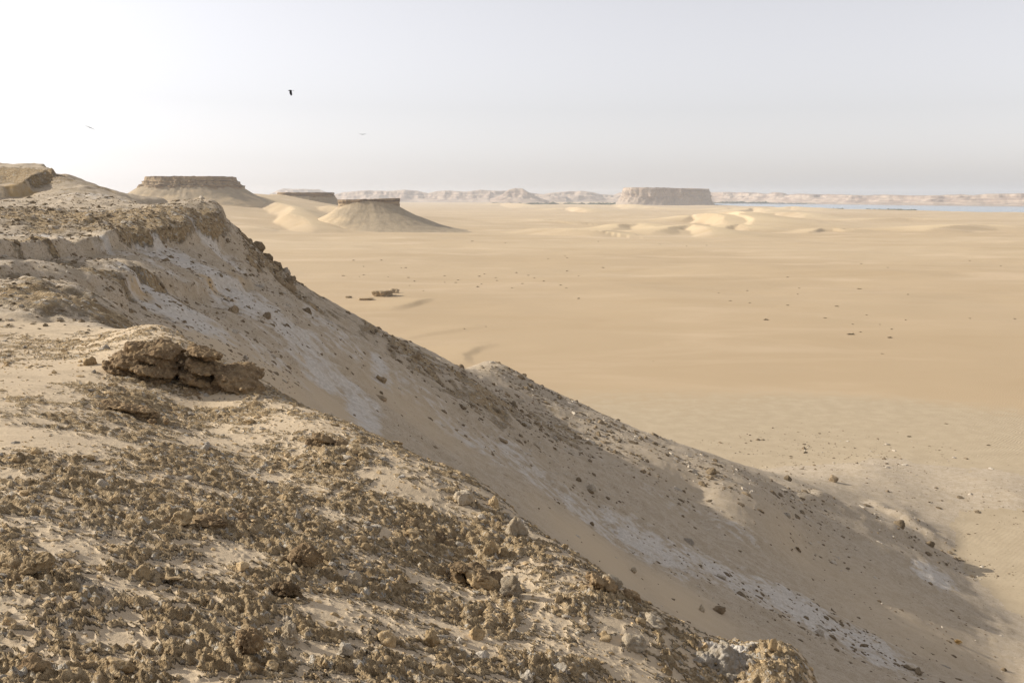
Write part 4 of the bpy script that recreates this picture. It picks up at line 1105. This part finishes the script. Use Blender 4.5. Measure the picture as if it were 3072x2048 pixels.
for i, (u, v, w) in enumerate(SHRUBS):
    a, b_ = ray(u, v); d = -40.0 / b_
    X, Y = float(a * d), float(d); z = float(surface(np.array([X]), np.array([Y]))[0][0])
    o = link('desert_shrub', sh_var[i % 5], None)
    W = w / F * d / 2 * 0.85
    o.location = (X, Y, z - 0.05 * W); o.scale = (W, W * 0.9, W * 0.9); o.rotation_euler = (0, 0, i * 1.7)
    big = {52: 'largest dark shrub mound out on the open sand plain', 54: 'second largest shrub mound, right of the largest on the plain', 50: 'lone dark shrub left of the largest shrub mound'}
    reg = ('beyond the two rock slabs' if u < 1300 else 'in the wide row across the middle of the plain') if u < 1900 else ('near the foot of the slope' if v > 1060 else ('around the largest shrub mound' if v > 900 and u > 2400 else ('in the loose cluster left of the largest mound' if u < 2480 and v > 780 else ('far out near the dunes' if v < 780 else 'on the plain towards the lake'))))
    o['label'] = big.get(i, 'small dark scrub tuft ' + reg)
    o['category'] = 'shrub'; o['group'] = 'scrub tufts ' + reg

# orange dry bush low on the slope
X, Y, ok = cast([2874], [1935], coarse); X, Y = float(X[0]), float(Y[0]); z = float(surface(np.array([X]), np.array([Y]))[0][0])
m_or, nt, b = new_mat('dry_orange_bush'); k = NT(nt)
k.l(k.mix(k.noise(9, 3), (0.30, 0.19, 0.07), (0.44, 0.30, 0.13)), b.inputs['Base Color'])
v, f = twigs(420, 77, 0.018, 0.9)
R_ = 15 / F * math.hypot(X, Y)
link('dry_bush', mesh_np('dry_bush', v * [R_, R_, R_ * 0.85], f, smooth=False), m_or, loc=(X, Y, z), label='round orange dry bush low on the shaded slope', category='bush')

# dark scrap in the sand
X, Y, ok = cast([682], [1153], coarse); X, Y = float(X[0]), float(Y[0]); z = float(surface(np.array([X]), np.array([Y]))[0][0])
m_bk, nt, b = new_mat('black_plastic'); b.inputs['Base Color'].default_value = (0.018, 0.02, 0.026, 1); b.inputs['Roughness'].default_value = 0.18; b.inputs['Specular IOR Level'].default_value = 0.6
n_ = 20; ph = np.linspace(0, 2 * np.pi, n_, endpoint=False)
V = []
for xx, rr_ in ((-1.0, 0.02), (-0.98, 0.30), (-0.7, 0.42), (0.2, 0.44), (0.5, 0.36), (0.66, 0.18), (0.95, 0.16), (1.0, 0.02)):
    V.append(np.stack([np.full(n_, xx), np.cos(ph) * rr_, np.sin(ph) * rr_ * 0.8 + 0.04 * np.sin(ph * 3 + xx * 4)], 1))
V = np.concatenate(V) * 0.075
idx = np.arange(8 * n_).reshape(8, n_)
Q = np.stack([idx[:-1], np.roll(idx[:-1], -1, 1), np.roll(idx[1:], -1, 1), idx[1:]], -1).reshape(-1, 4)
o = link('plastic_bottle', mesh_np('plastic_bottle', V, Q), m_bk, loc=(X, Y, z + 0.03), label='small glossy black bottle-like scrap in the sand right of the crag', category='litter')
o.rotation_euler = (0.1, 0.15, -0.35)

# ------------------------------------------------------------------ birds
m_bd, nt, b = new_mat('dark_feathers'); b.inputs['Base Color'].default_value = (0.02, 0.018, 0.018, 1); b.inputs['Roughness'].default_value = 0.7
m_bp, nt, b = new_mat('grey_feathers'); b.inputs['Base Color'].default_value = (0.06, 0.055, 0.05, 1); b.inputs['Roughness'].default_value = 0.8
def bird(u, v, d, label, mat, span, up_l, up_r, heading, roll, sweep=0.35):
    """body along +x; wings along +-y raised by up_l / up_r"""
    n = 12; ph = np.linspace(0, 2 * np.pi, n, endpoint=False)
    prof = [(-0.62, 0.015, .10), (-0.40, 0.05, .09), (-0.28, 0.045, .05), (-0.12, 0.085, .08), (0.05, 0.10, .10), (0.2, 0.085, .085), (0.30, 0.055, .055), (0.36, 0.05, .052), (0.41, 0.035, .035), (0.50, 0.008, .008)]
    V = [np.stack([np.full(n, x), np.cos(ph) * (wy if i > 1 else wy + 0.04), np.sin(ph) * (wz if i > 2 else 0.02)], 1) for i, (x, wy, wz) in enumerate(prof)]
    V = np.concatenate(V); idx = np.arange(len(prof) * n).reshape(-1, n)
    Q = np.stack([idx[:-1], np.roll(idx[:-1], -1, 1), np.roll(idx[1:], -1, 1), idx[1:]], -1).reshape(-1, 4)
    parts = [(V, Q)]
    for sgn, up in ((1, up_l), (-1, up_r)):
        ns, nc = 9, 6; W = []
        for side in (0, 1):
            for i in range(ns):
                t_ = i / (ns - 1); yy = t_ * 1.0
                ch = np.interp(t_, [0, 0.35, 0.7, 1], [0.36, 0.38, 0.30, 0.06]); lead = 0.16 + 0.10 * math.sin(t_ * 2.4) - sweep * t_ ** 2
                bend = up * (1 if t_ < 0.45 else 1) ; zz = math.sin(bend) * yy - 0.10 * t_ ** 2 * (1 if up > 0 else -0.6); yl = math.cos(bend) * yy
                for j in range(nc):
                    c = j / (nc - 1)
                    th = 0.03 * (1 - t_) * math.sin(math.pi * min(1, c + 0.15)) + 0.026
                    W.append((lead - ch * c, sgn * yl * 1.0, zz + (th if side else -th)))
        W = np.array(W); g = np.arange(ns * nc).reshape(ns, nc); g2 = g + ns * nc
        a = np.stack([g[:-1, :-1], g[1:, :-1], g[1:, 1:], g[:-1, 1:]], -1).reshape(-1, 4); bb = np.stack([g2[:-1, :-1], g2[:-1, 1:], g2[1:, 1:], g2[1:, :-1]], -1).reshape(-1, 4)
        def strip(p, q): return np.stack([p[:-1], q[:-1], q[1:], p[1:]], -1)
        parts.append((W, np.concatenate([a, bb, strip(g[:, 0], g2[:, 0]), strip(g2[:, -1], g[:, -1]), strip(g[-1], g2[-1]), strip(g2[0], g[0])])))
    V, Q = join(parts)
    V = V * span / 2.0
    me = mesh_np('bird', V, Q)
    p = P(u, v, d)
    o = link('bird', me, mat, loc=tuple(p), label=label, category='bird', group='birds gliding over the valley')
    o.rotation_euler = (roll, 0, heading)
    rm = o.modifiers.new('union', 'REMESH'); rm.mode = 'VOXEL'; rm.voxel_size = span * 0.011; rm.use_smooth_shade = True
    return o
bird(872, 272, 62, 'black bird with its wing beaten down, highest in the sky', m_bd, 0.72, -1.15, -1.0, math.pi + 0.35, 0.1)
bird(270, 383, 82, 'dark bird gliding edge-on above the left hill', m_bd, 0.74, 0.05, 0.1, math.pi / 2 + 0.2, 0.42)
bird(1088, 404, 120, 'distant grey bird with raised wings above the conical butte', m_bp, 0.86, 0.30, 0.30, -math.pi / 2 + 0.1, 0.0)

# ------------------------------------------------------------------ haze
hz = mesh_np('haze', np.array([(x_, y_, z_) for x_ in (-13000, 13000) for y_ in (-13000, 13500) for z_ in (-56, 96)]),
             np.array([[0, 1, 3, 2], [4, 6, 7, 5], [0, 4, 5, 1], [2, 3, 7, 6], [0, 2, 6, 4], [1, 5, 7, 3]]), smooth=False)
m = bpy.data.materials.new('dusty_air'); m.use_nodes = True; nt = m.node_tree; nt.nodes.clear()
ou = nt.nodes.new('ShaderNodeOutputMaterial'); pv = nt.nodes.new('ShaderNodeVolumePrincipled')
pv.inputs['Color'].default_value = (0.86, 0.90, 0.96, 1); pv.inputs['Density'].default_value = 6.0e-5; pv.inputs['Anisotropy'].default_value = 0.15
nt.links.new(pv.outputs[0], ou.inputs['Volume'])
link('haze', hz, m, kind='stuff', label='thin dusty haze over the desert', category='haze')
